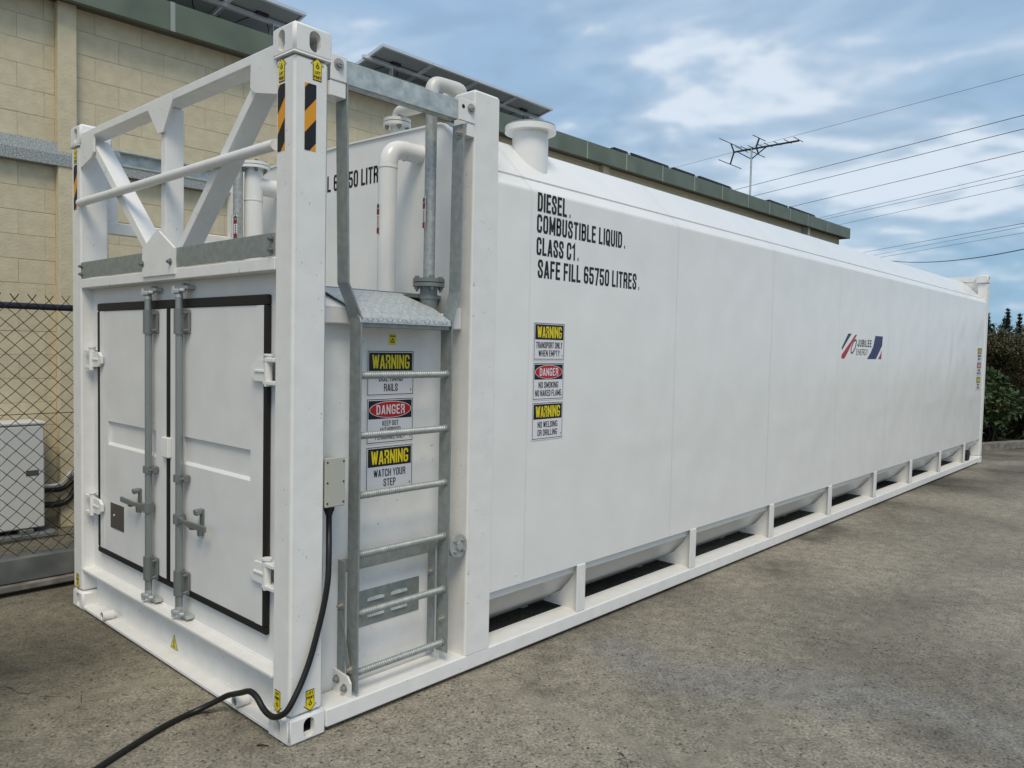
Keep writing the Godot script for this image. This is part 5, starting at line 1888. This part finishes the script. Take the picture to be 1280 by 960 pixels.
func conifer(label: String, at: Vector3, h: float, seed_value: int):
	var rng := RandomNumberGenerator.new()
	rng.seed = seed_value
	var root := thing("conifer_tree", label, "tree", at, "dark conifers behind the hedge")
	var tr := MB.new()
	tr.tube([at, at + Vector3(0.05, h * 0.5, 0.0), at + Vector3(0.0, h, 0.05)], 0.12, 8, 0.015)
	obj("trunk", tr, M.bark, root)
	var mb := MB.new()
	mb.colored = true
	var tiers := int(h / 0.20)
	for i in tiers:
		var k := float(i) / tiers
		var y := h * lerpf(0.12, 1.0, k)
		var rr := lerpf(1.05, 0.03, pow(k, 0.65)) * rng.randf_range(0.7, 1.25)
		var arms := 9 if k < 0.75 else 6
		for j in arms:
			var a := TAU * j / arms + rng.randf() * 1.4
			var d := Vector3(cos(a), rng.randf_range(0.0, 0.7), sin(a)).normalized()
			var len2 := rr * rng.randf_range(0.35, 1.15)
			for q in int(lerpf(36.0, 8.0, k)):
				var t := rng.randf()
				var p := at + Vector3(0, y, 0) + d * len2 * t + Vector3(rng.randf_range(-0.1, 0.1), rng.randf_range(-0.12, 0.12), rng.randf_range(-0.1, 0.1)) * (1.0 - 0.7 * k)
				var b := rng.randf_range(0.7, 1.4)
				mb.col = Color(0.042 * b, 0.066 * b, 0.038 * b)
				leaf(mb, p, (d + Vector3(rng.randf_range(-0.9, 0.9), rng.randf_range(-0.2, 1.2), rng.randf_range(-0.9, 0.9))).normalized(), Vector3.UP, 0.15, 0.035)
	obj("crown", mb, M.leaf, root)

func build_greenery():
	var red := [Color(0.085, 0.068, 0.022), Color(0.070, 0.070, 0.024), Color(0.112, 0.078, 0.024), Color(0.055, 0.066, 0.024)]
	var green := [Color(0.060, 0.105, 0.038), Color(0.085, 0.135, 0.050), Color(0.045, 0.080, 0.030), Color(0.115, 0.155, 0.065)]
	var dark := [Color(0.028, 0.042, 0.020), Color(0.038, 0.052, 0.024), Color(0.022, 0.034, 0.018)]
	# the bed edge and its soil
	var kb := MB.new()
	var ka := Vector3(-0.44, 0, -13.9)
	var kd := Vector3(0.38, 0, -1.0).normalized()
	kb.bar(ka + Vector3(0, 0.055, 0) - kd * 1.2, ka + Vector3(0, 0.055, 0) + kd * 18.0, Vector3.UP, 0.15, 0.12, 0.015)
	var kerb := obj("bed_kerb", kb, M.kerb_concrete)
	kerb.set_meta("kind", "structure")
	var sl := MB.new()
	var kn := Vector3(-kd.z, 0, kd.x)
	if kn.x > 0:
		kn = -kn
	var s0 := ka - kd * 1.2 + kn * 0.07
	sl.flat(s0 + Vector3(0, 0.06, 0), s0 + kd * 19.0 + Vector3(0, 0.06, 0), s0 + kd * 19.0 + kn * 9.0 + Vector3(0, 0.10, 0), s0 + kn * 9.0 + Vector3(0, 0.10, 0), Vector3.UP)
	structure("planting_bed", sl, M.soil)
	# tall russet hedge shrubs, then green shrubs at their feet
	var k := 0
	for e in [[0.5, 0.75, 1.98, 2.0], [2.0, 1.0, 2.05, 2.2], [3.7, 0.95, 2.1, 2.2], [5.4, 1.0, 2.25, 2.4], [7.4, 1.2, 2.6, 2.6], [9.6, 1.3, 2.8, 2.8]]:
		var at: Vector3 = ka + kd * e[0] + kn * (e[1] + 0.25)
		at.y = 0.07
		shrub("hedge_shrub", ["russet hedge shrub beside the tank's far corner post", "russet hedge shrub, second along from the tank's far end", "russet hedge shrub midway along the bed kerb", "russet hedge shrub, fourth along the bed kerb", "large russet hedge shrub near the end of the bed kerb", "largest russet hedge shrub, farthest along the bed kerb"][k], at, Vector3(1.9, e[2], 1.9), red, 200 + k, 0.060, 0.016, 30, 760, "russet hedge shrubs along the bed", true)
		k += 1
	k = 0
	for e in [[0.15, 0.28, 1.15], [1.15, 0.42, 1.25], [2.3, 0.30, 0.85], [3.3, 0.42, 1.1], [4.6, 0.5, 1.0]]:
		var at: Vector3 = ka + kd * e[0] + kn * e[1]
		at.y = 0.06
		shrub("green_shrub", ["green leafy shrub beside the tank's far lower corner", "taller green leafy shrub in front of the russet hedge", "low green shrub with pointed leaves at the kerb", "green leafy shrub farther along the kerb", "green leafy shrub last along the kerb"][k], at, Vector3(0.85, e[2], 0.85), (green + [dark[1]]) if k != 2 else dark + [green[0]], 300 + k, 0.11 if k != 2 else 0.26, 0.032 if k != 2 else 0.014, 16, 130, "green shrubs at the foot of the hedge", false)
		k += 1
	# a darker screen further back and the conifers over it
	k = 0
	for e in [[2.0, 2.8], [4.2, 3.0], [6.5, 3.2]]:
		var at: Vector3 = ka + kd * e[0] + kn * e[1]
		at.y = 0.08
		shrub("dark_shrub", ["dark evergreen shrub behind the nearest russet hedge", "dark evergreen shrub behind the middle of the hedge", "dark evergreen shrub behind the far part of the hedge"][k], at, Vector3(2.6, 2.1, 2.6), dark, 400 + k, 0.12, 0.035, 30, 300, "dark shrubs behind the hedge", false)
		k += 1
	var cn := [[Vector3(-6.35, 0, -44.4), 3.95, "bushy dark conifer nearest the tank's far post"], [Vector3(-6.0, 0, -46.5), 3.75, "shorter conifer between the first and the thin one"], [Vector3(-5.60, 0, -45.1), 4.2, "thin pointed conifer, tallest of the group above the hedge"], [Vector3(-5.15, 0, -45.6), 3.95, "broad dark conifer at the right edge above the hedge"], [Vector3(-4.6, 0, -46.2), 3.55, "low conifer farthest right above the hedge"]]
	k = 0
	for e in cn:
		conifer(e[2], e[0], e[1], 500 + k)
		k += 1

# ------------------------------------------------------------------ overhead wires
func build_wires():
	# from the street behind the building to poles beyond the right edge
	var ws := [
		[Vector3(-27.60, 16.34, -52.92), Vector3(-5.58, 16.18, -45.90), 0.010, "wire", "thin pale overhead wire, highest of all, passing behind the aerial"],
		[Vector3(-25.67, 14.11, -54.53), Vector3(-5.48, 14.09, -45.85), 0.017, "wire_black", "dark overhead wire, upper of the pair rising from the aerial mast"],
		[Vector3(-24.29, 13.78, -55.77), Vector3(-5.44, 13.39, -45.84), 0.017, "wire_black", "dark overhead wire, lower of the pair rising from the aerial mast"],
		[Vector3(-22.20, 12.98, -57.63), Vector3(-5.39, 12.24, -45.82), 0.016, "wire_black", "single dark overhead wire starting just right of the aerial"],
		[Vector3(-20.57, 12.16, -59.07), Vector3(-5.34, 11.26, -45.80), 0.012, "wire", "grey overhead wire, upper of the close pair above the roof end"],
		[Vector3(-20.29, 12.05, -59.31), Vector3(-5.33, 11.01, -45.79), 0.012, "wire", "grey overhead wire, lower of the close pair above the roof end"],
		[Vector3(-19.27, 11.71, -60.22), Vector3(-5.30, 10.52, -45.78), 0.012, "wire", "grey overhead wire that meets the far end of the fascia"],
		[Vector3(-17.85, 9.59, -61.38), Vector3(-5.21, 8.55, -45.74), 0.013, "wire", "grey overhead wire, top of the low group of three"],
		[Vector3(-17.34, 9.36, -61.83), Vector3(-5.20, 8.38, -45.74), 0.010, "wire", "grey overhead wire, middle of the low group of three"],
		[Vector3(-17.01, 9.19, -62.12), Vector3(-5.19, 8.06, -45.73), 0.010, "wire", "grey overhead wire, bottom of the low group of three"],
		[Vector3(-16.22, 8.84, -62.82), Vector3(-5.15, 7.22, -45.71), 0.026, "wire_black", "thick black sagging cable, lowest of the overhead wires"],
	]
	for i in ws.size():
		var a: Vector3 = ws[i][0]
		var b: Vector3 = ws[i][1]
		var d := b - a
		var p := []
		for k in 33:
			var t := lerpf(-0.6, 3.2 if i < 10 else 2.3, k / 32.0)
			var sag := 0.0 if i < 10 else -0.62 * 4.0 * t * (1.0 - t) * 0.45
			p.append(a + d * t + Vector3(0, sag, 0))
		var mb := MB.new()
		mb.tube(p, ws[i][2], 6)
		var o := obj("overhead_wire", mb, M[ws[i][3]])
		tag(o, ws[i][4], "power line", "overhead wires across the sky")

# ------------------------------------------------------------------ loose things on the yard
func build_small_things():
	var mb := MB.new()
	var p := [Vector3(-0.050, 0.925, -0.216), Vector3(-0.046, 0.86, -0.214), Vector3(-0.010, 0.77, -0.190), Vector3(0.014, 0.66, -0.170), Vector3(0.017, 0.549, -0.147), Vector3(0.018, 0.440, -0.115), Vector3(0.018, 0.347, -0.084), Vector3(0.020, 0.270, -0.047), Vector3(0.022, 0.215, -0.012), Vector3(0.016, 0.170, 0.016), Vector3(-0.012, 0.143, 0.028), Vector3(-0.055, 0.124, 0.033), Vector3(-0.095, 0.122, 0.035), Vector3(-0.140, 0.134, 0.035), Vector3(-0.182, 0.160, 0.035), Vector3(-0.215, 0.171, 0.036), Vector3(-0.255, 0.168, 0.036), Vector3(-0.32, 0.140, 0.036), Vector3(-0.39, 0.110, 0.030), Vector3(-0.44, 0.088, 0.036), Vector3(-0.490, 0.055, 0.062), Vector3(-0.530, 0.026, 0.105), Vector3(-0.542, 0.013, 0.160), Vector3(-0.520, 0.012, 0.250), Vector3(-0.485, 0.012, 0.341), Vector3(-0.414, 0.012, 0.495), Vector3(-0.330, 0.012, 0.66), Vector3(-0.20, 0.012, 0.92), Vector3(-0.10, 0.012, 1.25)]
	mb.tube(spline(p, 5), 0.0125, 12)
	var c := obj("power_cable", mb, M.cable)
	tag(c, "thick black power cable hanging from the grey box down onto the concrete", "cable")
	# a curled dry leaf by the cable and some twigs
	var lf := MB.new()
	for i in 6:
		var a0 := i / 6.0
		var a1 := (i + 1) / 6.0
		var w0 := sin(PI * a0) * 0.016
		var w1 := sin(PI * a1) * 0.016
		var c0 := Vector3(-0.56 + 0.075 * a0, 0.006 + 0.020 * a0 * a0, 0.125 - 0.07 * a0)
		var c1 := Vector3(-0.56 + 0.075 * a1, 0.006 + 0.020 * a1 * a1, 0.125 - 0.07 * a1)
		var s := Vector3(0.6, 0.25, 0.7)
		lf.flat(c0 - s * w0, c1 - s * w1, c1 + s * w1, c0 + s * w0, Vector3(-0.2, 1, 0.2).normalized())
	var lo := obj("dry_leaf", lf, M.dry_leaf)
	tag(lo, "curled brown dry leaf on the concrete beside the black cable", "leaf")
	var tw := MB.new()
	tw.tube([Vector3(-0.105, 0.006, 0.080), Vector3(-0.085, 0.009, 0.066), Vector3(-0.066, 0.006, 0.050)], 0.0035, 6, 0.002)
	var to := obj("twig", tw, M.twig)
	tag(to, "tiny dark twig on the concrete near the lower corner block", "twig")
	# scattered grit and crumbs, more than anyone would count
	var gr := MB.new()
	var rng := RandomNumberGenerator.new()
	rng.seed = 77
	for i in 900:
		var at := Vector3(rng.randf_range(-2.6, 5.0), 0.001, rng.randf_range(-7.0, 1.6))
		if at.x < 0.04 and at.z < 0.04:
			continue
		var s := rng.randf_range(0.0015, 0.0048)
		gr.box(at, Vector3(s * rng.randf_range(0.8, 2.6), s, s * rng.randf_range(0.8, 1.8)), s * 0.3, Basis(Vector3.UP, rng.randf() * TAU))
	var go := obj("grit", gr, M.twig)
	go.set_meta("kind", "stuff")
	tag(go, "dark grit and crumbs of dirt strewn over the concrete yard", "grit")

func build_ground():
	var st := SurfaceTool.new()
	st.begin(Mesh.PRIMITIVE_TRIANGLES)
	var e := 700.0
	for q in [[-e, -e], [e, -e], [e, e], [-e, -e], [e, e], [-e, e]]:
		st.set_normal(Vector3.UP)
		st.set_uv(Vector2(q[0], q[1]) / 2.3)
		st.set_uv2(Vector2((q[0] + 12.0) / 24.0, (q[1] + 16.0) / 24.0))
		st.set_tangent(Plane(1, 0, 0, 1))
		st.add_vertex(Vector3(q[0], 0, q[1]))
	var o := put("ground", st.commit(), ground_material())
	o.set_meta("kind", "structure")
	# hairline cracks: narrow dark strips that wander over the slab
	var rng := RandomNumberGenerator.new()
	rng.seed = 31
	for c in [[Vector2(0.95, -2.75), Vector2(1.55, -2.95)], [Vector2(1.3, -4.9), Vector2(0.7, -4.5)], [Vector2(0.95, -0.95), Vector2(1.15, -0.75)], [Vector2(3.2, -5.2), Vector2(2.2, -7.4)], [Vector2(-1.9, 0.9), Vector2(-0.9, 0.35)]]:
		var mb := MB.new()
		var a: Vector2 = c[0]
		var d: Vector2 = (c[1] - a) / 26.0
		var p := a
		for i in 26:
			var q := a + d * (i + 1) + Vector2(rng.randf_range(-0.022, 0.022), rng.randf_range(-0.022, 0.022))
			var side := Vector2(-(q - p).y, (q - p).x).normalized() * rng.randf_range(0.0006, 0.0017)
			if rng.randf() < 0.82:
				mb.flat(Vector3(p.x - side.x, 0.0025, p.y - side.y), Vector3(q.x - side.x, 0.0025, q.y - side.y), Vector3(q.x + side.x, 0.0025, q.y + side.y), Vector3(p.x + side.x, 0.0025, p.y + side.y), Vector3.UP)
			p = q
		obj("hairline_crack", mb, M.twig, o)

func _ready():
	# camera
	var cam := Camera3D.new()
	cam.name = "camera"
	cam.fov = 52.492
	cam.near = 0.05
	cam.far = 2000.0
	cam.position = Vector3(2.7206, 1.6448, 1.6856)
	cam.basis = Basis.from_euler(Vector3(-0.04764, 0.73981, 0.02139), EULER_ORDER_YXZ)
	add_child(cam)
	# sky, exposure
	var env := Environment.new()
	env.background_mode = Environment.BG_SKY
	env.sky = make_sky()
	env.background_energy_multiplier = 1.0
	env.ambient_light_source = Environment.AMBIENT_SOURCE_SKY
	env.tonemap_mode = Environment.TONE_MAPPER_LINEAR
	env.tonemap_exposure = 1.16
	env.sdfgi_enabled = true
	env.ssao_enabled = true
	env.ssil_enabled = true
	var we := WorldEnvironment.new()
	we.name = "world_environment"
	we.environment = env
	add_child(we)
	# the sun, well veiled by cloud
	var sun := DirectionalLight3D.new()
	sun.name = "sun"
	sun.light_energy = 0.56
	sun.light_angular_distance = 24.0
	sun.light_color = Color(1.0, 0.94, 0.83)
	sun.shadow_enabled = true
	add_child(sun)
	sun.look_at_from_position(Vector3(0.42, 0.82, 0.38), Vector3.ZERO, Vector3.UP)
	make_materials()
	build_ground()
	build_building()
	build_tank()
	build_roof_things()
	build_fence()
	build_air_conditioner()
	build_greenery()
	build_wires()
	build_small_things()
